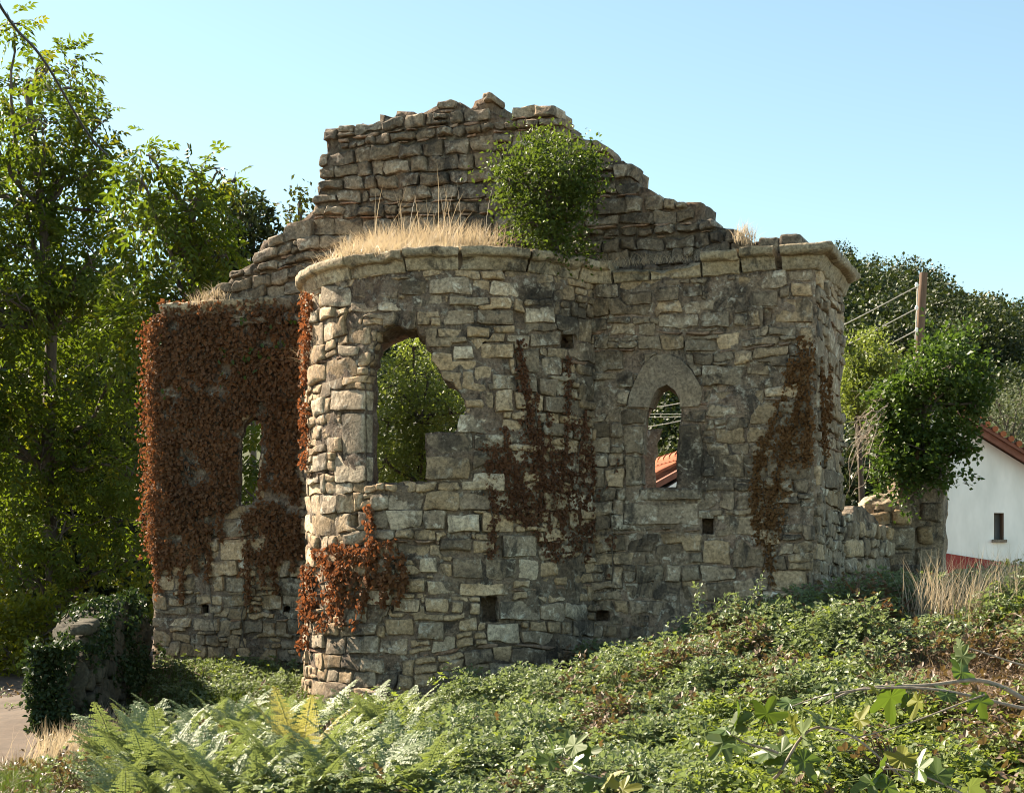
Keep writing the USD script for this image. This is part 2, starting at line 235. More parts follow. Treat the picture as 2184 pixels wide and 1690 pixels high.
extra = np.array([(-15, 30, .5), (15, 34, 2.4), (0, 28, 1.5), (0, 5, -.15), (-8, 8, -.2), (8, 8, .7), (0, 45, 1.3), (-25, 45, .5), (25, 45, 3.0), (-2, 23, 1.2), (-12, 14, 0.2), (12, 14, 2.2)])
cp = np.vstack([cp, extra])
gz_ = RBFInterpolator(cp[:, :2], cp[:, 2], kernel='linear', smoothing=0.05)
def gz(xy):
    xy = np.atleast_2d(np.asarray(xy, float))
    q = np.c_[np.clip(xy[:, 0], -30, 30), np.clip(xy[:, 1], 3, 48)]
    b = 0.12 * (fbm(np.c_[q * .9, 0 * q[:, :1]], 3, 5) - .5)
    return gz_(q) + b
def axis_pts(fine0, fine1, step, lo, hi):
    a = list(np.arange(fine0, fine1 + 1e-6, step)); s = step
    x = fine1
    while x < hi: s *= 1.35; x = min(x + s, hi); a.append(x)
    x, s = fine0, step
    while x > lo: s *= 1.35; x = max(x - s, lo); a.insert(0, x)
    return np.array(a)
gx, gy = axis_pts(-8, 9, .14, -600, 600), axis_pts(8, 26, .14, -60, 900)
GX, GY = np.meshgrid(gx, gy); pts = np.c_[GX.ravel(), GY.ravel()]
z = gz(pts); z += np.where(np.hypot(*(pts - [0, 14]).T) < 16, .05 * (fbm(np.c_[pts * 5, 0 * pts[:, :1]], 3, 9) - .5), 0)
nx, ny = len(gx), len(gy); ii = np.arange(nx * ny).reshape(ny, nx)
quads = np.stack([ii[:-1, :-1], ii[:-1, 1:], ii[1:, 1:], ii[1:, :-1]], -1).reshape(-1, 4)
obj('ground', (np.c_[pts, z], quads), M['soil'], smooth=True, kind='structure')
def ribbon(path, width, n=60, lift=.02):
    c = spline(path, n); t = unit(np.gradient(c, axis=0)); s = np.c_[t[:, 1], -t[:, 0]]
    k = 9; v = []
    for i in range(n):
        for j in range(k):
            q = c[i] + s[i] * ((j / (k - 1) - .5) * width * (1 + .25 * (noise(np.array([c[i][1] * .8, j // 5, 3.])) - .5)))
            v.append([*q, 0])
    v = np.array(v); v[:, 2] = gz(v[:, :2]) + lift
    i2 = np.arange(n * k).reshape(n, k)
    return v, np.stack([i2[:-1, :-1], i2[1:, :-1], i2[1:, 1:], i2[:-1, 1:]], -1).reshape(-1, 4)
obj('dirt_path', ribbon([(-5.1, 16.0), (-5.25, 17), (-5.6, 18.5), (-6.6, 23), (-9, 29)], .85, lift=.012), M['path'], smooth=True, kind='structure')
def hz(x, y):
    x, y = np.asarray(x, float), np.asarray(y, float)
    t = np.clip((y - 55) / 70, 0, 1.2)
    crest = 19.5 + 2.5 * np.sin(x * .07 + 1.0) - np.clip((x - 27) * .22, 0, 12) - np.clip((-x - 19) * .38, 0, 12)
    return CZ - 1.5 + crest * t * t * (3 - 2 * np.clip(t, 0, 1)) + 1.2 * (noise(np.stack([x * .1, y * .1, 0 * x], -1)) - .5)
hx, hy = np.linspace(-120, 130, 70), np.linspace(50, 150, 40)
HX, HYY = np.meshgrid(hx, hy); hi = np.arange(70 * 40).reshape(40, 70)
obj('hill', (np.stack([HX.ravel(), HYY.ravel(), hz(HX, HYY).ravel()], 1), np.stack([hi[:-1, :-1], hi[:-1, 1:], hi[1:, 1:], hi[1:, :-1]], -1).reshape(-1, 4)), M['hill'], smooth=True, kind='structure')

# ------------------------------------------------------------------ the ruin: surfaces
RC = np.array([3.42, 19.0]); LC = np.array([-4.71, 22.1]); U = RC - LC; WLEN = np.linalg.norm(U); U /= WLEN
N = np.array([U[1], -U[0]]);  N = N if N[1] < 0 else -N
SL = 2.366; SR = WLEN - 2.634; HALF = (SR - SL) / 2; SAG = 1.45; AR = (HALF ** 2 + SAG ** 2) / (2 * SAG)
AC = LC + U * (SL + SR) / 2 - N * (AR - SAG); PHI = math.asin(HALF / AR)
ZB = CZ - 1.3; ZC0, ZC1 = CZ + 3.78, CZ + 4.03
def s_flat(o, d, n):
    def f(s, z, w):
        s, z, w = np.broadcast_arrays(np.asarray(s, float), z, w)
        p = o[None] + d[None] * s.reshape(-1, 1) + n[None] * w.reshape(-1, 1)
        return np.c_[p, z.reshape(-1)]
    return f
front = s_flat(LC, U, N)
back_dir = -N
L0 = LC * 1.03; ZCL = CZ + 3.92
leftf = s_flat(L0, U, N)
side = s_flat(RC, back_dir, U)
def apse(s, z, w):
    s, z, w = np.broadcast_arrays(np.asarray(s, float), z, w); s, z, w = s.ravel(), z.ravel(), w.ravel()
    a = s / AR; flare = 0.035 * np.clip((CZ + .3 - z), 0, 2)
    d = N[None] * np.cos(a)[:, None] + U[None] * np.sin(a)[:, None]
    return np.c_[AC[None] + d * (AR + w + flare)[:, None], z]
def on_flat(o, d, n):
    def f(x, y):
        r = np.array([(x - CX) / F, 1.0]); A = np.array([[r[0], -d[0]], [r[1], -d[1]]]); t, s = np.linalg.solve(A, o)
        return s, CZ + (HY - y) / F * t
    return f
px_front, px_left, px_side = on_flat(LC, U, N), on_flat(L0, U, N), on_flat(RC, back_dir, U)
def px_apse(x, y):
    r = np.array([(x - CX) / F, 1.0]); a = r @ r; b = -2 * r @ AC; c = AC @ AC - AR ** 2
    t = (-b - math.sqrt(max(b * b - 4 * a * c, 0))) / (2 * a); p = r * t - AC
    return math.atan2(p @ U, p @ N) * AR, CZ + (HY - y) / F * t
def pxpoly(px, pts): return Polygon([px(*p) for p in pts]).buffer(0)
def pxrect(px, r):
    x0, y0, x1, y1 = r
    return Polygon([px(x0, y0), px((x0 + x1) / 2, y0), px(x1, y0), px(x1, y1), px((x0 + x1) / 2, y1), px(x0, y1)]).buffer(0)

def solid(poly, surf, thick, w0=0.0, res=0.12, rough=0.03, cuts=(), smear=0.0, seed=1):
    """A wall of the outline poly in (s, z), thick behind its face, its openings cut by prisms, its surface uneven."""
    polys = list(poly.geoms) if isinstance(poly, MultiPolygon) else [poly]
    contours = []
    for p in polys:
        for ring in [p.exterior, *p.interiors]: contours.append(np.array(ring.segmentize(res * 1.5).coords)[:-1])
    cs = m3.CrossSection(contours, m3.FillRule.EvenOdd)
    ms = m3.Manifold.extrude(cs, thick).refine_to_length(res * 1.3)
    me = ms.to_mesh(); v, f = me.vert_properties[:, :3].astype(float), me.tri_verts
    p3 = surf(v[:, 0], v[:, 1], w0 - v[:, 2])
    q = surf(v[:, 0], v[:, 1], w0 + 0.5 - v[:, 2])
    mm = m3.Manifold(m3.Mesh(p3.astype(np.float32), f.astype(np.uint32)))
    if mm.volume() < 0: mm = m3.Manifold(m3.Mesh(p3.astype(np.float32), f[:, ::-1].astype(np.uint32)))
    for c in cuts: mm = mm - c
    mm = mm.refine_to_length(res)
    me = mm.to_mesh(); v, f = me.vert_properties[:, :3].astype(float), me.tri_verts
    d = np.stack([fbm(v * 5, 4, seed + k) - .5 for k in range(3)], 1) * np.array([1, 1, .7])
    return v + d * 2 * rough + smear * np.c_[0 * v[:, 0], .5 - fbm(v * 1.5, 2, seed + 30), 0 * v[:, 0]] * 2, f
def prism(outer, direction, ahead=.35, behind=1.1, splay=0.0):
    """A cutter: the 3-D outline pushed out and in along a horizontal direction, widening inwards by splay."""
    o = np.asarray(outer, float); d = np.array([*direction, 0.0]); c = o.mean(0)
    a = o - d * ahead; b = c + (o - c) * np.array([1 + splay, 1 + splay, 1 + splay * .3]) + d * behind
    side_v = unit(np.cross(d, [0, 0, 1.0])); flat2 = np.c_[(o - c) @ side_v, o[:, 2]]
    if Polygon(flat2).exterior.is_ccw is False: a, b, flat2 = a[::-1], b[::-1], flat2[::-1]
    tri = m3.triangulate([flat2]); n = len(o); f = [list(t + n) for t in tri] + [list(t[::-1]) for t in tri]
    for i in range(n):
        j = (i + 1) % n; f += [[i, j, n + j], [i, n + j, n + i]]
    m = m3.Manifold(m3.Mesh(np.vstack([a, b]).astype(np.float32), np.array(f, np.uint32)))
    return m if m.volume() > 0 else m3.Manifold(m3.Mesh(np.vstack([a, b]).astype(np.float32), np.array(f, np.uint32)[:, ::-1]))

def ring_pts(poly, n):
    e = poly.exterior; L = e.length
    p = np.array([e.interpolate(L * i / n).coords[0] for i in range(n)]); used = set()
    for c in np.array(poly.simplify(.011).exterior.coords)[:-1]:                      # keep the true corners
        k = int(np.argmin(np.linalg.norm(p - c, axis=1)))
        if k not in used: p[k] = c; used.add(k)
    return p
def stone_mesh(poly, surf, proud=.03, depth=.14, n=16, rough=.02, w0=0.0, tilt=.022, edge=.14):
    p = ring_pts(poly, n); c = np.array(poly.representative_point().coords[0]) * .4 + np.array(poly.centroid.coords[0]) * .6
    half = max(.02, min(poly.area / poly.length * 1.0, .06)); V, Fc = [], []
    r0 = np.linalg.norm(p - c, axis=1, keepdims=True)
    def ring(inset): return c + (p - c) * np.clip(1 - inset / np.maximum(r0, 1e-6), .25, 1)
    tx, tz = rng.normal(0, tilt, 2)
    rings = [(p, -depth), (p, proud * .15), (ring(half * edge), proud * .75), (ring(half * .75), proud), (c + (p - c) * .45, proud * 1.0)]
    for q, w in rings:
        ww = w + (0 if w < 0 else ((q[:, 0] - c[0]) * tx + (q[:, 1] - c[1]) * tz) * 4)
        V.append(surf(q[:, 0], q[:, 1], w0 + ww))
    V.append(surf([c[0]], [c[1]], w0 + proud * 1.0)); V.append(surf([c[0]], [c[1]], w0 - depth))
    v = np.vstack(V)
    d = np.stack([.6 * (fbm(v * 7 + 3.3, 3, 11 + k) - .5) + .4 * np.round((fbm(v * 5 + 1.3, 2, 15 + k) - .5) * 7) / 7 for k in range(3)], 1) * 2 * rough
    d[:n] *= .3; v = v + d
    for k in range(len(rings) - 1):
        for i in range(n):
            j = (i + 1) % n; a, b, e, g = k * n + i, k * n + j, (k + 1) * n + j, (k + 1) * n + i
            Fc += [[a, b, e], [a, e, g]]
    m = len(rings) * n; k = m - n
    for i in range(n):
        j = (i + 1) % n; Fc += [[k + i, k + j, m], [m + 1, j, i]]
    f = np.array(Fc); tm = trimesh.Trimesh(v, f, process=False)
    if tm.volume < 0: f = f[:, ::-1]
    return v, f
def rounded(poly, gap, r):
    q = poly.buffer(-gap / 2 - r)
    if q.is_empty: return None
    if isinstance(q, MultiPolygon): q = max(q.geoms, key=lambda g: g.area)
    q = q.buffer(r, quad_segs=2)
    return q if isinstance(q, Polygon) and q.area > .0015 else None
def wobble(poly, amp, seed):
    c = np.array(poly.exterior.segmentize(.09).coords)[:-1]
    o = np.stack([noise(np.c_[c * 7, 0 * c[:, :1]], seed + k) - .5 for k in range(2)], 1) * 2 * amp
    q = Polygon(c + o).buffer(0)
    return q if isinstance(q, Polygon) else max(q.geoms, key=lambda g: g.area)
def layout(region, hr, ar, seed, brick=.25, wav=.05, split=.12, skip=.04):
    """Uneven courses over a region: (stones, bricks/chinks) as polygons in (s, z)."""
    r = random.Random(seed); x0, z0, x1, z1 = region.bounds; out, thin = [], []; zz = z0 - .05
    while zz < z1:
        h = r.uniform(*hr); s = x0 - r.uniform(0, .4); th = r.uniform(.028, .045) if r.random() < brick else 0
        while s < x1:
            w = h * r.uniform(*ar); w = max(w, .13)
            if r.random() < .05: w *= 1.5
            top = zz + h
            def cell(a, b, c, d):
                q = np.array([(a, c), ((a + b) / 2, c), (b, c), (b, (c + d) / 2), (b, d), ((a + b) / 2, d), (a, d), (a, (c + d) / 2)])
                q = q + np.stack([(noise(np.c_[q * 2.2, 0 * q[:, :1]], seed) - .5) * wav * 1.5, (noise(np.c_[q * np.array([.8, .9]), 0 * q[:, :1] + 7], seed + 1) - .5) * wav * 4], 1)
                q = q + np.array([[r.gauss(0, .008), r.gauss(0, .008)] for _ in range(8)])
                return Polygon(q).buffer(0)
            if r.random() >= skip:
                u = r.random(); b0 = zz + th
                if u < split and h > .17:
                    k = r.uniform(.4, .6); out += [cell(s, s + w, b0, b0 + (h - th) * k), cell(s, s + w, b0 + (h - th) * k, top)]
                elif u < split * 2 and w > .26:
                    k = r.uniform(.35, .65); m_ = b0 + (h - th) * r.uniform(.35, .65)
                    out += [cell(s, s + w * k, b0, top), cell(s + w * k, s + w, b0, m_), cell(s + w * k, s + w, m_, top)]
                else: out.append(cell(s, s + w, b0, top))
                if th: thin.append(cell(s, s + w * r.uniform(.6, 1), zz + .004, b0 - .004))
            s += w
        zz += h
    res = []
    for q in out:
        i = q.intersection(region)
        for g in (i.geoms if hasattr(i, 'geoms') else [i]):
            if isinstance(g, Polygon) and g.area > .004: res.append(g)
    t2 = [i for i in (q.intersection(region) for q in thin) if isinstance(i, Polygon) and i.area > .001]
    return res, t2

church = thing('ruined_church', 'roofless rubble stone church ruin with rounded apse, two lancet windows and a broken gable', 'ruin')
# openings, traced on the wall faces
WIN_A = [(782, 1029), (908, 1026), (909, 922), (970, 920), (975, 897), (990, 880), (992, 858), (978, 836), (966, 818), (944, 812), (938, 796), (934, 780), (918, 764), (921, 748), (908, 738), (906, 720), (893, 716), (888, 702), (866, 704), (852, 694), (830, 697), (818, 708), (804, 712), (806, 732), (796, 748), (798, 764), (786, 776), (788, 798), (782, 812)]
WIN_R = [(1370, 1039), (1442, 1038), (1447, 909), (1452, 882), (1452, 855), (1442, 833), (1424, 820), (1402, 830), (1390, 853), (1380, 880), (1376, 910)]
WIN_L = [(512, 1078), (546, 1076), (562, 906), (552, 890), (538, 886), (524, 900), (516, 930)]
HOLES_A = [(1024, 1273, 1062, 1324), (1195, 715, 1222, 742), (748, 1098, 768, 1122)]
HOLES_F = [(1268, 1302, 1299, 1323), (1626, 657, 1646, 692), (1497, 1105, 1522, 1138)]
HOLES_L = [(431, 1289, 447, 1306), (604, 1291, 618, 1310)]
win_a, win_r, win_l = pxpoly(px_apse, WIN_A), pxpoly(px_front, WIN_R), pxpoly(px_left, WIN_L)
holes_a = [pxrect(px_apse, h) for h in HOLES_A]; holes_f = [pxrect(px_front, h) for h in HOLES_F]; holes_l = [pxrect(px_left, h) for h in HOLES_L]
def outline3(px, surf, pts, w=0.0):
    return np.vstack([surf([px(*p)[0]], [px(*p)[1]], w) for p in pts])
def dense(pts, step=14):
    c = np.array(Polygon(pts).exterior.segmentize(step).coords)[:-1]; return [tuple(c_) for c_ in c]
cut_a = prism(outline3(px_apse, apse, dense(WIN_A)), (0.03, 1.0), behind=1.2, splay=.06)
cut_r = prism(outline3(px_front, front, dense(WIN_R)), (0.12, 0.99), behind=1.2, splay=.10)
cut_l = prism(outline3(px_left, leftf, dense(WIN_L)), (-0.14, 0.99), behind=1.2, splay=.05)
def hole_cut(px, surf, r, ext):
    x0, y0, x1, y1 = r; q = [(x0, y1), (x1, y1), (x1, y0), ((x0 + x1) / 2, y0 - 2), (x0, y0)]
    o = outline3(px, surf, q); return prism(o, unit(np.array([o[:, 0].mean() / o[:, 1].mean(), 1.0])), behind=ext)
cuts_a = [cut_a] + [hole_cut(px_apse, apse, h, .3) for h in HOLES_A]
cuts_f = [cut_r] + [hole_cut(px_front, front, h, .3) for h in HOLES_F]; cuts_l = [cut_l] + [hole_cut(px_left, leftf, h, .3) for h in HOLES_L]

AL = AR * PHI
apse_poly = box(-AL - .75, ZB - .4, AL + .02, ZC0 + .02)
left_poly = Polygon([(.02, ZB - .4), (SL + .25, ZB - .4), (SL + .25, ZCL + .02), (.16, ZCL + .02), (.05, ZCL - .25)])
right_poly = box(SR - .08, ZB - .4, WLEN - .03, ZC0 + .02)
side_poly = box(.03, ZB, 1.72, ZC0 + .02)
GAB = [(430, 640), (458, 615), (480, 600), (500, 572), (540, 552), (556, 505), (600, 500), (605, 470), (640, 462), (662, 440), (672, 415), (668, 395), (682, 385), (680, 335), (688, 325), (684, 285), (688, 268), (735, 266), (773, 254), (802, 266), (804, 234), (836, 242),
       (842, 226), (886, 229), (893, 236), (935, 213), (941, 212), (983, 209), (1002, 223), (1006, 208), (1034, 196), (1056, 207), (1054, 234), (1088, 243), (1090, 231), (1138, 219), (1183, 221), (1186, 246), (1204, 249), (1207, 278), (1229, 281), (1240, 293), (1276, 288), (1282, 306), (1293, 308), (1294, 334), (1331, 332), (1352, 354),
       (1349, 382), (1385, 393), (1402, 401), (1412, 427), (1469, 420), (1499, 421), (1500, 457), (1518, 462), (1532, 476), (1570, 477), (1583, 500), (1607, 510), (1620, 502), (1704, 493), (1712, 520)]
GAB_SET = -.10
G0 = L0 + N * GAB_SET; G1 = RC + N * GAB_SET; UG = (G1 - G0) / np.linalg.norm(G1 - G0); NG = np.array([UG[1], -UG[0]])
NG = NG if NG[1] < 0 else -NG
gfront = s_flat(G0, UG, NG); px_gab = on_flat(G0, UG, NG)
gab_top = [px_gab(*p) for p in GAB]
gab_poly = Polygon([(gab_top[0][0], ZC0 - .18), *gab_top, (gab_top[-1][0], ZC0 - .18)]).buffer(0)
gab_full = Polygon([(gab_top[0][0] , ZC0 - .3), *gab_top, (gab_top[-1][0], ZC0 - .3), (SR + .0, ZC0 - .3), (SR, ZB), (SL, ZB), (SL, ZC0 - .3)]).buffer(0)
mid = (SL + SR) / 2
chancel = unary_union([box(mid - 1.6, ZB - 1, mid + 1.5, CZ + 2.4), affinity.scale(Point(mid - .05, CZ + 2.4).buffer(1.55), 1, .78)])

MAN_A = [(751, 600, 849, 636), (855, 597, 914, 629), (917, 592, 1006, 629), (696, 612, 749, 654), (751, 643, 806, 668), (810, 643, 875, 664), (880, 631, 944, 658), (956, 631, 1040, 649), (944, 659, 1011, 691), (1015, 661, 1095, 691), (776, 678, 820, 695), (919, 676, 944, 696),
         (745, 694, 792, 733), (934, 701, 993, 720), (995, 698, 1045, 720), (1129, 706, 1193, 740), (966, 735, 1010, 768), (1023, 731, 1094, 765), (721, 735, 765, 760), (709, 832, 779, 876), (731, 879, 779, 967), (716, 972, 779, 1027), (911, 922, 1005, 971), (910, 974, 1005, 1024),
         (976, 884, 1070, 925), (1013, 782, 1050, 817), (951, 1096, 1025, 1135), (1027, 1095, 1096, 1135), (939, 1145, 1004, 1176), (1007, 1155, 1055, 1178), (1066, 1141, 1143, 1187), (897, 1185, 933, 1223), (936, 1200, 964, 1229), (967, 1187, 1029, 1231), (1033, 1189, 1099, 1234), (1102, 1192, 1148, 1236),
         (863, 1233, 905, 1260), (912, 1236, 978, 1268), (982, 1240, 1088, 1270), (840, 1275, 895, 1304), (908, 1273, 958, 1306), (963, 1280, 985, 1306), (998, 1282, 1023, 1313), (1064, 1280, 1152, 1323), (824, 1315, 883, 1355), (890, 1324, 947, 1363), (1037, 1328, 1110, 1368), (747, 1356, 813, 1394), (703, 1357, 743, 1394),
         (1100, 1085, 1150, 1120), (1052, 830, 1094, 880), (1120, 655, 1180, 690), (1100, 745, 1150, 790), (1155, 760, 1196, 800)]
MAN_R = [(1646, 636, 1741, 690), (1689, 602, 1741, 634), (1681, 576, 1741, 600), (1593, 620, 1660, 652), (1516, 599, 1572, 626), (1574, 592, 1607, 622), (1400, 611, 1446, 641), (1449, 607, 1499, 633), (1326, 622, 1390, 651), (1404, 669, 1489, 699), (1496, 664, 1558, 697), (1562, 671, 1592, 694), (1597, 660, 1623, 695),
         (1300, 690, 1358, 714), (1362, 690, 1397, 713), (1640, 694, 1700, 715), (1704, 694, 1741, 745), (1460, 725, 1528, 750), (1500, 780, 1590, 822), (1595, 775, 1640, 800), (1452, 870, 1508, 902), (1448, 906, 1498, 1038), (1325, 872, 1378, 905), (1330, 909, 1374, 968), (1332, 971, 1370, 1036), (1525, 830, 1630, 862), (1480, 752, 1520, 778),
         (1335, 1040, 1500, 1066), (1600, 855, 1660, 905), (1527, 1098, 1620, 1142), (1500, 1150, 1560, 1205), (1565, 1150, 1632, 1212), (1330, 1070, 1490, 1120), (1400, 1160, 1460, 1195), (1640, 1215, 1720, 1255), (1625, 1260, 1690, 1290)]
MAN_L = [(319, 1227, 374, 1259), (377, 1226, 420, 1258), (424, 1230, 478, 1261), (481, 1228, 523, 1261), (318, 1270, 359, 1301), (362, 1272, 392, 1290), (449, 1287, 476, 1307), (402, 1290, 430, 1309), (325, 1315, 357, 1337), (360, 1316, 408, 1335), (412, 1316, 470, 1345), (325, 1340, 362, 1378), (545, 1230, 600, 1258), (560, 1268, 602, 1300), (618, 1320, 650, 1350), (520, 1322, 560, 1350)]
pick = random.Random(3); lay_count = {}
def lay_stones(parent, name, polys, surf, mats, proud, gap, r, limit=300, depth=.14, rough=.024, small=.013, chinkmat=None, thin=(), w0=0.0, amp=.022, edge=.12, lit_mats=None):
    chunk = MB(); made = 0
    for q in sorted(polys, key=lambda g: -g.area):
        q2 = rounded(wobble(q, amp, made), gap, min(r, .3 * math.sqrt(q.area)))
        if q2 is None: continue
        big = q2.area > small and made < limit
        pr = pick.uniform(*proud)
        v, f = stone_mesh(q2, surf, pr, depth, 18 if big else 9, rough, w0=w0, edge=edge)
        if big: obj(name if len(lay_count.setdefault(name, [])) < 300 and not lay_count[name].append(1) else 'corner_stone', (v, f), M[pick.choice(lit_mats if lit_mats and q.centroid.x < -1.15 else mats)], parent, smooth=34); made += 1  # remaining stones from anywhere on the same wall face carry the second name
        else: chunk.add(v, f)
    bm = MB()
    for q in thin:
        q2 = rounded(q, .006, .006)
        if q2 is not None: bm.add(*stone_mesh(q2, surf, pick.uniform(.0, proud[1] * .8), .06, 8, .008, w0=w0))
    if chunk.n: obj('chinking_stones', chunk.mesh(), M[mats[0]], parent, smooth=True, kind='stuff')
    if bm.n: obj('brick_chinking', bm.mesh(), chinkmat or M['brick'], parent, smooth=True, kind='stuff')
    return made

def wall(name, poly, surf, cuts, holes, manual, px, seed, sname, mats, skip_poly=None, thick=.62, rough=.046, **k):
    core = obj(name, solid(poly, surf, thick, cuts=cuts, rough=rough, w0=-.002, smear=.05, seed=seed, res=.085), M['mortar'], church, smooth=True)
    man = []
    for r_ in manual:
        q = pxrect(px, r_).intersection(poly)
        if isinstance(q, Polygon) and q.area > .004: man.append(q)
    block = unary_union(man + holes)
    region = poly.difference(block.buffer(.006))
    if skip_poly is not None: region = region.difference(skip_poly)
    auto, thin = layout(region, (.12, .26), (1.0, 2.5), seed, brick=.2, split=.16)
    arch_out = [q for q in auto]
    lay_stones(core, sname, man + arch_out, surf, mats, (.004, .055), .011, .013, thin=thin, chinkmat=M['brick'], **k)
    return core
# outline of the arch stone over the right window and the ivy-hidden part of the left wall
ARCH = [(1340, 868), (1346, 838), (1360, 806), (1374, 780), (1394, 761), (1424, 755), (1452, 766), (1476, 790), (1494, 820), (1500, 842), (1492, 866), (1452, 868), (1452, 853), (1442, 833), (1424, 820), (1404, 830), (1392, 852), (1386, 868)]
arch_poly = pxpoly(px_front, ARCH)
ivy_hidden = pxpoly(px_left, [(330, 680), (640, 665), (640, 1150), (570, 1180), (560, 880), (520, 880), (510, 1080), (430, 1130), (330, 1180)])
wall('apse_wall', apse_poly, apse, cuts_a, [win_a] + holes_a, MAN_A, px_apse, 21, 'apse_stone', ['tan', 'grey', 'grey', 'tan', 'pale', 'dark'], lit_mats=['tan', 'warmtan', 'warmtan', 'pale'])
wall('side_wall', left_poly, leftf, cuts_l, [win_l] + holes_l, MAN_L, px_left, 33, 'wall_stone', ['tan', 'tan', 'grey'], skip_poly=ivy_hidden)
rw = wall('side_wall', right_poly, front, cuts_f, [win_r.buffer(.01), arch_poly] + holes_f, MAN_R, px_front, 47, 'wall_stone', ['grey', 'tan', 'grey', 'dark', 'tan'], limit=200, rough=.034)
wall('return_wall', side_poly, side, [], [], [], px_side, 52, 'return_stone', ['grey', 'tan', 'dark'], limit=70)
v, f = solid(arch_poly, front, .30, w0=.045, res=.06, rough=.006)
obj('arch_stone', (v, f), M['archstone'], church, smooth=35)

# the gable
gcore = obj('gable_wall', solid(gab_full.difference(chancel).buffer(-.10, join_style=2) if False else unary_union([gab_poly.buffer(-.05), box(SL, ZB, SR, ZC0 - .05).difference(chancel)]).buffer(0), gfront, .62, w0=-.02, rough=.035, res=.14, seed=4), M['gablemortar'], church, smooth=True)
greg = gab_poly.intersection(box(-1, ZC0 - .12, 12, 20))
auto, thin = layout(greg, (.125, .225), (1.0, 2.4), 78, brick=.6, wav=.05, split=.10, skip=.0)
auto = [q for q in auto if q.distance(gab_poly.exterior) > .02 or (q.bounds[3] - q.bounds[1] > .10 and q.bounds[2] - q.bounds[0] > .13)]
gcore_in = gab_poly.buffer(-.07)
auto = [q for q in auto if q.intersection(gcore_in).area > .40 * q.area]
thin = [q for q in thin if q.distance(gab_poly.exterior) > .06]
lay_stones(gcore, 'rubble_stone', auto, gfront, ['rubble', 'rubble2', 'rubble', 'dark'], (.02, .085), .014, .014, depth=.30, rough=.04, thin=thin, small=.010, edge=.14, amp=.026)
# stones of the far face, seen from the side and over the broken top
bsurf = s_flat(G0 - NG * .62, UG, -NG)
tops = MB()
for k_, q in enumerate(auto):
    if q.distance(gab_poly.exterior) < .1:
        q2 = rounded(wobble(q, .02, k_), .03, .05)
        if q2 is not None: tops.add(*stone_mesh(q2, bsurf, .03, .28, 9, .03))
obj('far_face_stones', tops.mesh(), M['rubble2'], gcore, smooth=True, kind='stuff')

# cornice blocks
PROF = np.array([(-.28, .0), (.015, .0), (.05, .012), (.075, .06), (.085, .085), (.11, .118), (.115, .15), (.205, .165), (.235, .185), (.24, .235), (.225, .26), (.10, .275), (-.28, .265)])
LOWP = np.array([(-.28, .0), (.015, .0), (.05, .012), (.075, .06), (.085, .085), (.13, .112), (.10, .14), (.02, .16), (-.28, .15)])
SLAB = np.array([(-.3, .0), (.02, .01), (.08, .05), (.10, .075), (.105, .125), (.06, .15), (-.3, .155)])
def sweep(frames, prof, ends_jit=.01, seed=0, sc=1.0, dz=0.0, wsc=.78):
    """frames: list of (function w -> xy). Sweeps a closed profile (w, z)."""
    v = []; n = len(prof)
    for fr in frames:
        for (w, zz) in prof: v.append([*fr(w * sc * (wsc if w > 0 else 1)), ZC0 + dz + zz * sc])
    v = np.array(v); k = len(frames); f = []
    for i in range(k - 1):
        for j in range(n):
            a, b = i * n + j, i * n + (j + 1) % n; f += [[a, b, b + n], [a, b + n, a + n]]
    tri = m3.triangulate([prof])
    for o in (1, -1):
        g = np.array(f + [list(t[::-o]) for t in tri] + [list(t[::o] + (k - 1) * n) for t in tri])
        m = m3.Manifold(m3.Mesh(v.astype(np.float32), g.astype(np.uint32)))
        if m.is_empty(): continue
        if m.volume() < 0: m = m3.Manifold(m3.Mesh(v.astype(np.float32), g[:, ::-1].astype(np.uint32)))
        break
    m = m.refine_to_length(.05)
    me = m.to_mesh(); v, f = me.vert_properties[:, :3].astype(float), me.tri_verts
    d = np.stack([fbm(v * 6, 4, seed + k_) - .5 for k_ in range(3)], 1)
    ero = np.clip(fbm(v * 3.2, 3, seed + 9) - .56, 0, 1)[:, None]
    return v + d * .034 - ero * np.r_[N * .30, .16], f
def fr_apse(s): return lambda w: (AC + (N * math.cos(s / AR) + U * math.sin(s / AR)) * (AR + w))
def fr_front(s): return lambda w: LC + U * s + N * w
def fr_left(s): return lambda w: L0 + U * s + N * w
def fr_side(t): return lambda w: RC + back_dir * t + U * w
fr_corner = lambda w: RC + U * w + N * w
breaks = [px_apse(x, 575)[0] for x in (671, 753, 867, 980, 1121, 1228)]
for i in range(5):
    a, b = breaks[i] + .012, breaks[i + 1] - .012
    if i == 0: a = -AL + .15
    obj('cornice_block', sweep([fr_apse(s) for s in np.linspace(a, b, 9)], PROF, seed=20 + i, wsc=.74, sc=pick.uniform(.92, .98), dz=pick.uniform(-.015, .015)), M['cornice'], church, smooth=40)
sR = [px_front(x, 590)[0] for x in (1308, 1388, 1499, 1582, 1664)]
a_in = [fr_apse(s) for s in np.linspace(breaks[5] + .012, AL - .12, 4)] + [fr_front(s) for s in np.linspace(SR + .19, sR[0] - .01, 3)]
obj('cornice_block', sweep(a_in, PROF, seed=31, sc=.93), M['cornice'], church, smooth=40)
for i, prof in enumerate([LOWP, LOWP, PROF, PROF]):
    obj('cornice_block', sweep([fr_front(s) for s in np.linspace(sR[i] + .015, sR[i + 1] - (.05 if i == 3 else .015), 6)], prof, seed=40 + i, dz=pick.uniform(-.01, .02)), M['cornice'], church, smooth=40)
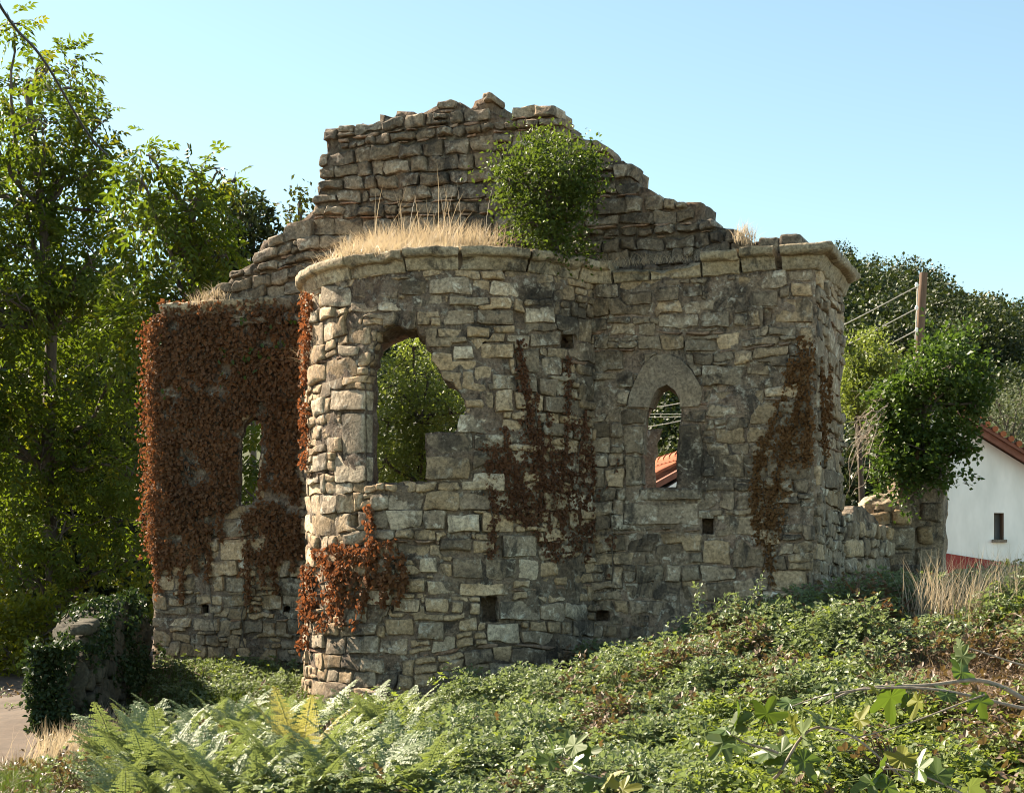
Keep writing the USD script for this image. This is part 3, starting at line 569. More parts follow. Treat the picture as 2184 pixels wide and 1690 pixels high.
obj('cornice_block', sweep([fr_front(s) for s in np.linspace(sR[4] + .04, WLEN - .02, 5)] + [fr_corner] + [fr_side(t) for t in np.linspace(.05, 1.7, 8)], PROF, seed=51, sc=1.0, wsc=.92), M['cornice'], church, smooth=40)
lb = [0.15, .8, 1.45, SL + .1]
for i in range(3): obj('cornice_block', sweep([fr_left(s) for s in np.linspace(lb[i], lb[i + 1] - .02, 6)], SLAB, seed=60 + i, dz=ZCL - ZC0 - .02), M['cornice'], church, smooth=40)
# second, lower quoin ledge on the corner, and loose blocks on the wall head
def loose(px, surf, rects, name, mats, depth, w0, seed, proud=.04):
    for i, r_ in enumerate(rects):
        q = rounded(wobble(pxrect(px, r_), .018, seed + i), .01, .04)
        if q is not None: obj(name, stone_mesh(q, surf, proud, depth, 16, .03, w0=w0), M[mats[i % len(mats)]], church, smooth=True)
loose(px_front, front, [(1612, 500, 1660, 530), (1655, 492, 1712, 528)], 'capping_stone', ['grey', 'rubble'], .5, -.12, 5)

# apse roof mound
def mound_top(p):
    """Height of the earth over the apse at ground-plan point p."""
    q = p - AC; r = np.linalg.norm(q, axis=-1); k = np.clip(1 - r / (AR + .1), 0, 1); h = (q @ N)
    back = np.clip(1 - (h - (AR - SAG)) / SAG, 0, 1); sx = q @ U
    return ZC1 - .02 + .30 * np.clip(k * 2.2, 0, 1) * (.35 + .65 * back) * (1 - .55 * np.clip(sx / 1.6, -.2, 1)) + .10 * (fbm(np.c_[p * 4, 0 * p[..., :1]], 3, 3) - .5)
pp = [AC + (N * math.cos(a) + U * math.sin(a)) * (AR - .03) for a in np.linspace(-PHI - .35, PHI, 40)]
fp = Polygon(pp).buffer(0); grid = []
x0, y0, x1, y1 = fp.bounds
ms = m3.Manifold.extrude(m3.CrossSection([np.array(fp.exterior.segmentize(.15).coords)[:-1]], m3.FillRule.EvenOdd), 1.0).refine_to_length(.12)
me = ms.to_mesh(); v, f = me.vert_properties[:, :3].astype(float), me.tri_verts
v[:, 2] = np.where(v[:, 2] > .999, mound_top(v[:, :2]), ZC0 - .25 + (ZC1 - ZC0 + .1) * np.clip(v[:, 2], 0, 1))
obj('apse_roof', (v, f), M['roofearth'], church, smooth=40)

# ------------------------------------------------------------------ creepers on the walls
def sample_poly(poly, n, r=rng):
    x0, y0, x1, y1 = poly.bounds; out = []
    import shapely
    while sum(map(len, out)) < n:
        q = np.c_[r.uniform(x0, x1, n * 2), r.uniform(y0, y1, n * 2)]
        out.append(q[shapely.contains_xy(poly, q[:, 0], q[:, 1])])
    return np.vstack(out)[:n]
def creeper(name, label, px, surf, shapes, mat, size=(.035, .065), mask=.42, wmax=.08, stems=(), strands=(), group=None, mscale=3.5):
    t = thing(name, label, 'creeper', group=group); P, O = [], []
    for poly_px, dens in shapes:
        poly = pxpoly(px, poly_px); n = int(poly.area * dens * 2.1); q = sample_poly(poly, n)
        keep = (fbm(np.c_[q * mscale, 0 * q[:, :1]], 3, len(name)) > mask) | (rng.random(n) < .08)
        q = q[keep]; w = rng.uniform(.01, wmax, len(q)); p = surf(q[:, 0], q[:, 1], w); o = unit(surf(q[:, 0], q[:, 1], w + .1) - p)
        P.append(p); O.append(o)
    for st_ in strands:
        c = spline(np.array([px(*p) for p in st_]), 40) if len(st_) > 2 else np.linspace(px(*st_[0]), px(*st_[1]), 40)
        m = int(np.linalg.norm(np.diff(c, axis=0), axis=1).sum() * 210); q = c[rng.integers(0, 40, m)] + rng.normal(0, 1, (m, 2)) * .026 * rng.random((m, 1)) * 1.6 + np.c_[(noise(np.c_[c[:1].repeat(m, 0) * 3, rng.random(m)]) - .5) * .03, np.zeros(m)]
        p = surf(q[:, 0], q[:, 1], rng.uniform(.01, wmax, m)); P.append(p); O.append(unit(surf(q[:, 0], q[:, 1], .2) - surf(q[:, 0], q[:, 1], .1)))
        stems = list(stems) + [st_]
    P, O = np.vstack(P), np.vstack(O); n = len(P)
    D = unit(np.array([0, 0, -.75]) + O * .25 + rng.normal(0, .55, (n, 3))); Nn = unit(O + rng.normal(0, .5, (n, 3)))
    l = rng.uniform(*size, n)
    obj('dry_leaves', leaves(P, D, Nn, l, l * rng.uniform(.7, 1.0, n), fold=.22, six=True, droop=.2), mat, t, kind='stuff')
    mb = MB()
    for st in stems:
        c = np.array([surf([px(*p)[0]], [px(*p)[1]], .03)[0] for p in st]); c = spline(c, 24) if len(c) > 2 else np.linspace(c[0], c[-1], 12)
        c[:, :2] += (noise(c * 9, 4)[:, None] - .5) * .05
        mb.add(*tube(c, np.linspace(.011, .004, len(c)), 5))
    if mb.n: obj('stem', mb.mesh(), M['bark'], t, smooth=True)
    return t
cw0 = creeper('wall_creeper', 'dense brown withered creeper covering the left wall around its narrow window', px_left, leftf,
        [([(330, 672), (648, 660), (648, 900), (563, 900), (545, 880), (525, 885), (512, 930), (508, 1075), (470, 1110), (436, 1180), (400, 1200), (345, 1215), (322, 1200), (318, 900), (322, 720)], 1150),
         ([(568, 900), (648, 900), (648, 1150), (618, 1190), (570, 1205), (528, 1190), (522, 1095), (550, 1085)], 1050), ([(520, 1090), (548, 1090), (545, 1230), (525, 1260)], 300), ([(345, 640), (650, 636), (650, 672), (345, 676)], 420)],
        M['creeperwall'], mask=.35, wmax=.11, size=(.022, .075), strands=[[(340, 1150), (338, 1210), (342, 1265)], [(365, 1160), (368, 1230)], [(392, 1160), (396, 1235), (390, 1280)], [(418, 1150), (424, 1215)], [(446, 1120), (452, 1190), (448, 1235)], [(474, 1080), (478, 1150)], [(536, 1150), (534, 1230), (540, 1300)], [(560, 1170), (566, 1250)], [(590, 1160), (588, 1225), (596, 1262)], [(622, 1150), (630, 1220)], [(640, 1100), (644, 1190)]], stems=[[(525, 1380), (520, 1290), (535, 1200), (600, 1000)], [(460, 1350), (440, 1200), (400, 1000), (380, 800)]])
gq = sample_poly(pxpoly(px_left, [(350, 680), (645, 670), (640, 800), (480, 860), (350, 860)]), 150); gq = gq[fbm(np.c_[gq * 2.5, 0 * gq[:, :1]], 2, 3) > .52]; gp_ = leftf(gq[:, 0], gq[:, 1], .11); gn = len(gq)
obj('green_leaves', leaves(gp_, rng.normal(0, .5, (gn, 3)) + [0, -.2, -.7], rng.normal(0, .4, (gn, 3)) + [*N, 0.], rng.uniform(.05, .085, gn), .055, six=True), M['ivy'], cw0, label='few leaves that are still green')
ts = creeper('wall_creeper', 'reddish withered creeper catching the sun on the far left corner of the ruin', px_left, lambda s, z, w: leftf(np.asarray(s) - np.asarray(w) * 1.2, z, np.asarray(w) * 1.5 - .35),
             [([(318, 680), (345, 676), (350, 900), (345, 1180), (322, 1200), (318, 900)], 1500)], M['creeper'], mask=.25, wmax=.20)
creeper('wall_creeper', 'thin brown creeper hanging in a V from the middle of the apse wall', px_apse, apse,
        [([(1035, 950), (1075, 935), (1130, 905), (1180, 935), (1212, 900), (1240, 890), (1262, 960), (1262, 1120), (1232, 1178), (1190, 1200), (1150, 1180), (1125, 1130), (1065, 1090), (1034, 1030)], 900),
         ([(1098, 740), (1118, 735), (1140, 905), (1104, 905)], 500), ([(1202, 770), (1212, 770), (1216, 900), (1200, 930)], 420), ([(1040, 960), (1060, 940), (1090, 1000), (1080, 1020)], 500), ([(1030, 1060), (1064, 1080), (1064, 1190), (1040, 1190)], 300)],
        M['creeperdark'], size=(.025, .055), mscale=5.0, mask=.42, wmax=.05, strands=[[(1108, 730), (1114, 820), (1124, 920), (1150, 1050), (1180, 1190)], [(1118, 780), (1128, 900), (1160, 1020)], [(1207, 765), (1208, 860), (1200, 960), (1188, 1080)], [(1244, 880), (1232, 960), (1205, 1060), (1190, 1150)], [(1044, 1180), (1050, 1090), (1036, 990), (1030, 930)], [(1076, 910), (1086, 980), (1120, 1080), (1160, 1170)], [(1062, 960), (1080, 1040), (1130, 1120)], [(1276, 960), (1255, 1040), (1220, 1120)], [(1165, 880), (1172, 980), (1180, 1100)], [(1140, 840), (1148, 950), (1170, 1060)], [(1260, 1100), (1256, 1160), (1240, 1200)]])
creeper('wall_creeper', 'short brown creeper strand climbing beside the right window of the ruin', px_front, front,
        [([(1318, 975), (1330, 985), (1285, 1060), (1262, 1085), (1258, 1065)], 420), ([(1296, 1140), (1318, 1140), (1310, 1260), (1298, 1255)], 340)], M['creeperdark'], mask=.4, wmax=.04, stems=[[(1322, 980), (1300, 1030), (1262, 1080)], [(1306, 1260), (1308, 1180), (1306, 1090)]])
creeper('wall_creeper', 'ochre withered creeper running down the right corner of the ruin', px_front, front,
        [([(1698, 745), (1738, 740), (1739, 940), (1735, 990), (1694, 1010), (1682, 1080), (1665, 1150), (1632, 1165), (1610, 1130), (1600, 1060), (1605, 980), (1640, 920), (1672, 860), (1684, 800)], 950)],
        M['creeperochre'], size=(.025, .055), mask=.40, mscale=5.0, wmax=.06, strands=[[(1650, 1240), (1640, 1100), (1690, 900), (1715, 740)], [(1712, 720), (1706, 860), (1670, 980), (1650, 1120)], [(1730, 730), (1728, 860), (1722, 990)], [(1625, 930), (1612, 1020), (1620, 1150)], [(1690, 770), (1650, 900), (1618, 1000), (1612, 1080)], [(1640, 1150), (1648, 1210)]])
creeper('wall_creeper', 'ochre creeper streaks on the receding side of the right corner', px_side, side,
        [([(1744, 760), (1762, 770), (1764, 960), (1744, 990)], 900)], M['creeperochre'], size=(.03, .055), mask=.45, wmax=.06)
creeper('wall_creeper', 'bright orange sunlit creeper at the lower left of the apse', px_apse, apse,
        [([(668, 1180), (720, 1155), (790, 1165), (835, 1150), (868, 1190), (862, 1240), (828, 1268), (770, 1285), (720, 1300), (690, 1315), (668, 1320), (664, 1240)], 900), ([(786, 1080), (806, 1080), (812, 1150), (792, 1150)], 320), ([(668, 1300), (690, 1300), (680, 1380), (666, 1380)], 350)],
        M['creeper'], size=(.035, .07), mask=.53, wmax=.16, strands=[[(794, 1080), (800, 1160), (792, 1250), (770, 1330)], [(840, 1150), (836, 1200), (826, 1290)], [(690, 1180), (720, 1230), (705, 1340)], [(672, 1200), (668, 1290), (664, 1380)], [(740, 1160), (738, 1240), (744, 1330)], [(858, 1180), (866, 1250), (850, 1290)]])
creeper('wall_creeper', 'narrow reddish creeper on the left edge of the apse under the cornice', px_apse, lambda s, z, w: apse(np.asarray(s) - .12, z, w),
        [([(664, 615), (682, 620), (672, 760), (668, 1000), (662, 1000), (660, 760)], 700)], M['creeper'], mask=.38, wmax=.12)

# ------------------------------------------------------------------ low walls and loose masonry
def rough_block(outline_xy, z0, z1, mat, name, parent, rough=.05, top=None, seed=3):
    """A solid of uneven masonry on a ground outline; top(x, y) lowers or raises its head."""
    ms = m3.Manifold.extrude(m3.CrossSection([np.array(outline_xy, float)], m3.FillRule.EvenOdd), 1.0).refine_to_length(.16)
    me = ms.to_mesh(); v, f = me.vert_properties[:, :3].astype(float), me.tri_verts
    zt = np.full(len(v), z1) if top is None else top(v[:, :2]); v[:, 2] = z0 + (zt - z0) * v[:, 2]
    m = m3.Manifold(m3.Mesh(v.astype(np.float32), f.astype(np.uint32)))
    if m.volume() < 0: m = m3.Manifold(m3.Mesh(v.astype(np.float32), f[:, ::-1].astype(np.uint32)))
    me = m.refine_to_length(.09).to_mesh(); v, f = me.vert_properties[:, :3].astype(float), me.tri_verts
    return obj(name, (v + np.stack([fbm(v * 4.2, 4, seed + k) - .5 for k in range(3)], 1) * 2 * rough, f), M[mat], parent, smooth=True)
# dark stub wall running towards the viewer from the left corner
A0, A1 = W(180, 1510, 17.5), W(318, 1390, 22.3); dv = unit((A1 - A0)[:2]); lv = np.array([-dv[1], dv[0]])
lw = thing('stub_wall', 'dark low rubble wall overgrown with ivy running forward from the left corner', 'wall')
stub_top = lambda v: CZ - .48 + .70 * fbm(np.c_[v * 1.7, 0 * v[:, :1]], 3, 4) - .42 * np.clip(1 - ((v - A0[:2]) @ dv) / 1.6, 0, 1) ** 1.5 - .25 * np.clip(((v - A0[:2]) @ lv - .15) / .35, 0, 1)
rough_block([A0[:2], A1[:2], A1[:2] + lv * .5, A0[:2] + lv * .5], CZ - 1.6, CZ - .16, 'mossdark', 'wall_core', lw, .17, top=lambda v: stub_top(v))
def wall_head(o, d, n, L, h0, h1, parent, seed, mats):
    sf = s_flat(np.asarray(o)[:2], d, n); reg = box(.02, h0, L - .02, h1)
    a, th = layout(reg, (.15, .24), (1.1, 2.4), seed, brick=0)
    for k_, q in enumerate(sorted(a, key=lambda g: -g.area)[:70]):
        q2 = rounded(wobble(q, .015, k_), .02, .04)
        if q2 is not None: obj('stone', stone_mesh(q2, sf, .05, .15, 14, .03), M[pick.choice(mats)], parent, smooth=True)
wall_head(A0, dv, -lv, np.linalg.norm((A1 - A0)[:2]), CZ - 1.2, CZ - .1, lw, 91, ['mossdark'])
P = []; 
t_ = rng.random(9000); p = A0[None] * (1 - t_[:, None]) + A1[None] * t_[:, None]; wid = rng.uniform(-.12, .62, 9000); hgt = rng.uniform(-1.15, .1, 9000)
onface = rng.random(9000) < .5; p[:, :2] += lv * np.where(onface, rng.uniform(-.14, -.02, 9000), wid)[:, None]; p[:, 2] = stub_top(p[:, :2]) + .02 + np.where(onface, hgt, rng.uniform(-.02, .16, 9000))
e_ = rng.random(3200); pe = A0[None] + np.c_[lv[0] * e_ * .5 - dv[0] * rng.uniform(.06, .30, 3200), lv[1] * e_ * .5 - dv[1] * rng.uniform(.06, .30, 3200), 0 * e_]; pe[:, 2] = CZ + rng.uniform(-1.25, -.42, 3200)
p = np.vstack([p, pe]); keep = (fbm(p * 2.2, 3, 8) > .49) | ((np.arange(len(p)) >= 9000) & (fbm(p * 3.1, 3, 18) > .42)); p = p[keep]; p = p + np.stack([fbm(p * 1.9, 3, 60 + k) - .5 for k in range(3)], 1) * [.5, .5, .35]
l = rng.uniform(.04, .07, len(p)); 
ivt = thing('wall_ivy', 'dark green ivy trailing over the low stub wall at the left', 'ivy')
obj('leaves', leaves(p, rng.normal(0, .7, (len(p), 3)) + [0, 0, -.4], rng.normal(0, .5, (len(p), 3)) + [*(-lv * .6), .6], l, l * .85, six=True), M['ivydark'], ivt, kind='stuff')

# ruined south wall behind the right corner: low stretch, broken pier
S0 = RC + back_dir * 1.74
sl = thing('low_ruined_wall', 'low broken stretch of rubble wall receding behind the right corner', 'wall')
q0, q1 = S0 + U * .02, S0 + back_dir * 3.2 + U * .25
dq = unit(q1 - q0); nq = np.array([dq[1], -dq[0]]); nq = nq if nq @ U > 0 else -nq
rough_block([q0, q1, q1 - nq * .6, q0 - nq * .6], CZ - .4, CZ + 1.2, 'mortar', 'wall_core', sl, .08, top=lambda v: CZ + 1.15 + .1 * np.sin(v[:, 1] * 3))
wall_head(q0, dq, nq, np.linalg.norm(q1 - q0), CZ - .1, CZ + 1.15, sl, 92, ['grey', 'dark', 'tan'])
pr = thing('broken_pier', 'broken masonry pier with pale stone on its lit head, under the ivy bush', 'ruin')
def at(x, d): return np.array([(x - CX) / F * d, d])
DP = 23.0
rough_block([at(1862, DP), at(2012, DP), at(2020, DP + .9), at(1885, DP + .9)], CZ - .2, CZ + 1.5, 'dark', 'pier_core', pr, .07,
            top=lambda v: CZ + np.where(v[:, 0] < at(1935, DP)[0], 1.30, 2.3) + 0 * v[:, 1])
pf = s_flat(at(1862, DP), np.array([1.0, 0]), np.array([0, -1.0]))
px_pier = lambda x, y: ((x - 1862) / F * DP, CZ + (HY - y) / F * DP)
for k_, r_ in enumerate([(1848, 1092, 1898, 1128), (1882, 1122, 1950, 1172), (1880, 1176, 1950, 1230), (1902, 1086, 1945, 1118), (1956, 1120, 1990, 1160), (1955, 1165, 2000, 1210), (1960, 1070, 2010, 1112)]):
    q = rounded(wobble(pxrect(px_pier, r_), .015, k_), .01, .03)
    obj('pier_stone', stone_mesh(q, pf, .08, .3, 16, .02), M[['tan', 'grey', 'dark', 'tan'][k_ % 4]], pr, smooth=True)
hd = trimesh.creation.icosphere(4, 1.0); hv = np.array(hd.vertices) * [.42, .38, .19]; hv += (np.stack([fbm(hv * 7, 4, k) - .5 for k in range(3)], 1)) * .16
obj('head_stone', (hv + [*at(1892, DP + .35), CZ + 1.33], np.array(hd.faces)), M['pale'], pr, smooth=True)
tb = thing('stone_slab_block', 'small hollow stone block with a mossy rim in the weeds before the pier', 'stone block')
q = [W(1905, 1245, 20.8)[:2], W(1962, 1245, 20.6)[:2], W(1962, 1245, 20.6)[:2] + [0.05, .35], W(1905, 1245, 20.8)[:2] + [0.05, .35]]
rough_block(q, CZ + .1, CZ + .50, 'pale', 'block', tb, .02)
wf = thing('wall_fragment', 'pinkish broken wall fragment seen through the right window', 'ruin')
fx = lambda x, y: ((x - 1360) / F * 25.5, CZ + (HY - y) / F * 25.5)
obj('fragment', solid(Polygon([fx(*p_) for p_ in [(1330, 1100), (1330, 930), (1372, 918), (1396, 916), (1413, 915), (1408, 932), (1402, 944), (1403, 968), (1398, 985), (1399, 1100)]]), s_flat(at(1360, 25.5), np.array([1., 0]), np.array([0, -1.])), .4, rough=.03), M['mortar'], wf, smooth=True)

# ------------------------------------------------------------------ house, tiled roof, pole, wires
HD = 31.0
hs = thing('white_house', 'white rendered house with a dark brown eave and red plinth at the right edge', 'house')
def hp(x, y): p_ = W(x, y, HD); return np.array([p_[0], p_[2]])
wallp = Polygon([hp(1985, 1260), hp(2330, 1260), hp(2330, 1080), hp(1985, 868)]).difference(pxrect(lambda x, y: hp(x, y), (2120, 1093, 2141, 1150)))
hflat = lambda d0: s_flat(np.array([0, d0]), np.array([1., 0]), np.array([0, -1.]))
cs = m3.Manifold.extrude(m3.CrossSection([np.array(wallp.exterior.coords)[:-1]] + [np.array(i.coords)[:-1] for i in wallp.interiors], m3.FillRule.EvenOdd), 5.0).to_mesh()
vv = cs.vert_properties[:, :3]; obj('wall', (np.c_[vv[:, 0] + .28 * vv[:, 2], HD + vv[:, 2], vv[:, 1]], cs.tri_verts[:, ::-1]), M['white'], hs)
def slab(p0, p1, thick, y0, y1, name, mat, lift=0.0):
    d = unit(p1 - p0); n_ = np.array([-d[1], d[0]]); a = [p0 + n_ * lift, p1 + n_ * lift, p1 + n_ * (lift + thick), p0 + n_ * (lift + thick)]
    c = m3.Manifold.extrude(m3.CrossSection([np.array(a)], m3.FillRule.EvenOdd), y1 - y0).to_mesh(); v_ = c.vert_properties[:, :3]
    return obj(name, (np.c_[v_[:, 0] + .28 * (y0 + v_[:, 2] - HD), y0 + v_[:, 2], v_[:, 1]], c.tri_verts[:, ::-1]), M[mat], hs)
e0, e1 = hp(1975, 858), hp(2335, 1080)
slab(e0, e1, .11, HD - .28, HD + 5.2, 'eave_board', 'eave', .0)
slab(e0, e1, .06, HD - .34, HD + 5.3, 'roof_slab', 'eave', .115)
dd = unit(e1 - e0); nn = np.array([-dd[1], dd[0]])
for k_ in range(24):
    c0 = e0 + dd * (.08 + k_ * .17) + nn * .17
    t0 = tube([[c0[0], HD - .38, c0[1]], [c0[0], HD + .6, c0[1]]], .055, 10); obj('verge_tile', t0, M['tile'], hs, smooth=40)
slab(hp(1985, 1178) , hp(2330, 1230), .02, HD - .03, HD, 'plinth_edge', 'redbase', -.02)
c = m3.Manifold.extrude(m3.CrossSection([np.array([hp(1984, 1270), hp(2330, 1270), hp(2330, 1228), hp(1984, 1174)])], m3.FillRule.EvenOdd), .03).to_mesh(); v_ = c.vert_properties[:, :3]
obj('plinth', (np.c_[v_[:, 0], HD - .045 + v_[:, 2], v_[:, 1]], c.tri_verts[:, ::-1]), M['redbase'], hs)
for nm_, (xa, ya, xb, yb) in (('window_sill', (2115, 1150, 2146, 1156)), ('window_frame', (2118, 1090, 2122, 1150)), ('window_frame', (2139, 1090, 2143, 1150)), ('window_frame', (2122, 1090, 2139, 1094))):
    a_, b_ = hp(xa, yb), hp(xb, ya); bx_ = trimesh.creation.box([b_[0] - a_[0], .16, b_[1] - a_[1]]); bx_.apply_translation([(a_[0] + b_[0]) / 2, HD + (.02 if nm_ == 'window_sill' else .12), (a_[1] + b_[1]) / 2]); obj(nm_, bx_, M['pole' if nm_ == 'window_frame' else 'archstone'], hs)
wn = obj('window', (np.array([[*hp(2119, 1151)], [*hp(2142, 1151)], [*hp(2142, 1092)], [*hp(2119, 1092)]])[:, [0, 0, 1]] * [1, 0, 1] + [0, HD + .22, 0], np.array([[0, 1, 2, 3]])), M['pinewall'], hs)

tr = thing('tiled_house', 'orange tiled roof slope seen through the right window of the ruin', 'house')
r0, r1 = W(1340, 1012, 34.2), W(1500, 951, 29.2); r1[2] = r0[2]; rd = unit(r1 - r0); rl = np.linalg.norm(r1 - r0); fall = unit(np.array([rd[1], -rd[0], 0.0])); fall = fall if fall[0] < 0 else -fall
sd = unit(fall * math.cos(.5) + np.array([0, 0, -math.sin(.5)])); up = np.cross(rd, sd); up = up if up[2] > 0 else -up
base = [r0 - up * .06, r1 - up * .06, r1 - up * .06 + sd * 2.6, r0 - up * .06 + sd * 2.6]
bb = np.array(base + [q_ - up * .1 for q_ in base]); bf = np.array([[0, 1, 2, 3], [7, 6, 5, 4], [0, 4, 5, 1], [1, 5, 6, 2], [2, 6, 7, 3], [3, 7, 4, 0]])
obj('roof_deck', (bb, bf), M['eave'], tr)
w0_, w1_ = r0 + fall * 2.0, r1 + fall * 2.0
wb = np.array([[*r0[:2], CZ - .3], [*r1[:2], CZ - .3], [*w1_[:2], CZ - .3], [*w0_[:2], CZ - .3]]); wt = wb.copy(); wt[:2, 2] = r0[2] - .22; wt[2:, 2] = r0[2] - 1.45
obj('wall', (np.vstack([wb, wt]), bf), M['white'], tr)
for i in range(7):
    for j in range(int(rl / .25)):
        if not (.8 < j * .25 < rl - .4): continue
        o = r0 + rd * (j * .25 + .12) + sd * (i * .36) + up * (.02 - .012 * (i % 2)); an = np.linspace(0, np.pi, 6)
        pr_ = np.array([[math.cos(a) * .115, math.sin(a) * .075] for a in an] + [[math.cos(a) * .09, math.sin(a) * .055] for a in an[::-1]])
        e = np.vstack([o + rd * x_ + up * (y_ + dz) + sd * k for k, dz in ((-.02, .0), (.40, .02)) for x_, y_ in pr_]); n_ = 12; ff = []
        for k in range(n_): ff += [[k, (k + 1) % n_, n_ + (k + 1) % n_], [k, n_ + (k + 1) % n_, n_ + k]]
        ff += [[k, 11 - k, k + 1] for k in range(5)] + [[k + 1, 11 - k, 10 - k] for k in range(5)] + [[n_ + k, n_ + k + 1, n_ + 11 - k] for k in range(5)] + [[n_ + k + 1, n_ + 10 - k, n_ + 11 - k] for k in range(5)]
        obj('roof_tile', (e, np.array(ff)), M['tile'], tr)
for j in range(int(rl / .38)):
    o = r0 + rd * (j * .38); obj('ridge_tile', tube([o + up * .03, o + rd * .2 + up * .035, o + rd * .40 + up * .055], .12, 10), M['tile'], tr, smooth=40)

PD = 36.0
pl = thing('utility_pole', 'brown wooden utility pole rising behind the ivy bush at the right', 'pole')
pt, pb = W(1970, 582, PD), W(1958, 765, PD); pdn = pb + (pb - pt) * 1.8
obj('post', tube([pdn, pb, pt], [.12, .10, .085], 14), M['pole'], pl, smooth=40)
for y_ in (607, 656, 703):
    c_ = W(1958, y_, PD - .1); obj('insulator', tube([c_ + [-.03, 0, -.05], c_ + [-.03, 0, 0.0], c_ + [-.03, 0, .05]], [.025, .04, .02], 8), M['white'], pl, smooth=True)
obj('conduit', tube([W(1957, 612, PD - .1), W(1954, 690, PD - .1), W(1950, 765, PD - .1)], .014, 6), M['wire'], pl, smooth=True)
for pts_, r_, lb_ in (([(1962, 607), (1870, 656), (1783, 700), (1620, 768), (1425, 829), (1250, 868), (1000, 905)], .010, 'topmost pale wire sloping down left from the wooden pole'),
                  ([(1958, 656), (1880, 697), (1795, 740), (1620, 806), (1450, 859), (1385, 869), (1200, 892)], .010, 'middle pale wire sloping down left from the wooden pole'),
                  ([(1955, 703), (1840, 760), (1650, 835), (1450, 897), (1385, 909), (1200, 934)], .010, 'lowest pale wire sloping down left from the wooden pole'),
                  ([(1200, 886), (1385, 883), (1450, 882), (1600, 883)], .006, 'upper of two thin level wires seen through the right window'),
                  ([(1200, 892), (1385, 889), (1450, 888), (1600, 889)], .006, 'lower of two thin level wires seen through the right window')):
    c_ = spline([W(*p_, PD - .1) for p_ in pts_], 40)
    o_ = obj('wire', tube(c_, r_, 5), M['wire'], None, smooth=True); tag(o_, lb_, 'wire', 'power wires behind the ruin')
o_ = obj('black_cable', tube(spline([W(-40, -60, 9), W(0, 12, 9.5), W(60, 88, 11), W(126, 182, 14), W(230, 330, 20)], 40), np.linspace(.0085, .013, 40), 6), M['cable'], None, smooth=True)
tag(o_, 'black cable crossing the top left corner in front of the walnut tree', 'cable')
st = thing('garden_stake', 'thin pale stake with a bent tip standing in the brambles by the wall', 'stake', W(1643, 1318, 17.6))
obj('rod', tube([[0, 0, -.3], [.005, 0, 0], [.015, 0, .24]], .010, 6), M['stake'], st, smooth=True)
obj('tip', tube([[.012, 0, .235], [.03, 0, .265], [.075, -.01, .255]], [.012, .017, .008], 6), M['stake'], st, smooth=True)

# ------------------------------------------------------------------ trees and bushes
def blob_pts(blobs, per_m2, shell=.45, squash=1.0):
    P, Cn = [], []
    for c, r in blobs:
        n = max(6, int(per_m2 * r * r)); d = rand_dir(n); rad = r * (shell + (1 - shell) * rng.random(n) ** .6) * (.55 + .9 * fbm(d * 2.2 + c, 3, 4)); rad = np.where(rng.random(n) < .05, rad * rng.uniform(1.0, 1.35, n), rad)
        P.append(np.asarray(c) + d * rad[:, None] * [1, 1, squash]); Cn.append(np.repeat([c], n, 0))
    return np.vstack(P), np.vstack(Cn)
def compound(P, out, L, pairs, ll, lw, droop=.5):
    """Pinnate leaves (walnut-like): stalk base P, heading out; pairs of leaflets and one at the tip."""
    n = len(P); D = unit(out * .7 + rng.normal(0, .5, (n, 3)) + [0, 0, -droop]); S = unit(np.cross(D, rng.normal(0, .25, (n, 3)) + [0, 0, 1.0])); Up = np.cross(S, D)
    A, B, C = [], [], []
    for k in range(pairs):
        t = .3 + .6 * k / max(pairs - 1, 1)
        for s in (-1, 1): A.append(P + D * L * t - np.array([0, 0, 1]) * L * .25 * t * t); B.append(D * .55 + S * s * .9 + [0, 0, -.25]); C.append(Up + S * s * .15 + rng.normal(0, .2, (n, 3)))
    A.append(P + D * L * .95 - np.array([0, 0, 1]) * L * .22); B.append(D + [0, 0, -.4]); C.append(Up)
    A, B, C = np.vstack(A), np.vstack(B), np.vstack(C); m = len(A)
    return leaves(A, B, C, ll * rng.uniform(.75, 1.2, m), lw * rng.uniform(.8, 1.15, m), fold=.18, droop=.12)
def branch(a, b, r0, r1, sag=.0, n=10, wig=.06, seed=0):
    a, b = np.asarray(a, float), np.asarray(b, float); t = np.linspace(0, 1, n)[:, None]; L = np.linalg.norm(b - a)
    p = a + (b - a) * t + np.array([0, 0, 1]) * (sag * L * 4 * t * (1 - t)); w = np.stack([noise(np.c_[t * 4 + seed, 0 * t, 0 * t + k], seed + k) - .5 for k in range(3)], 1) * wig * L * np.minimum(t, 1 - t) * 4
    return tube(p + w, np.linspace(r0, r1, n), 6)
TD = 30.0
def bl(x, y, r, d, jit=0.0, k=1.0): return (W(x, y, d + rng.normal(0, jit)), r / F * d * k)
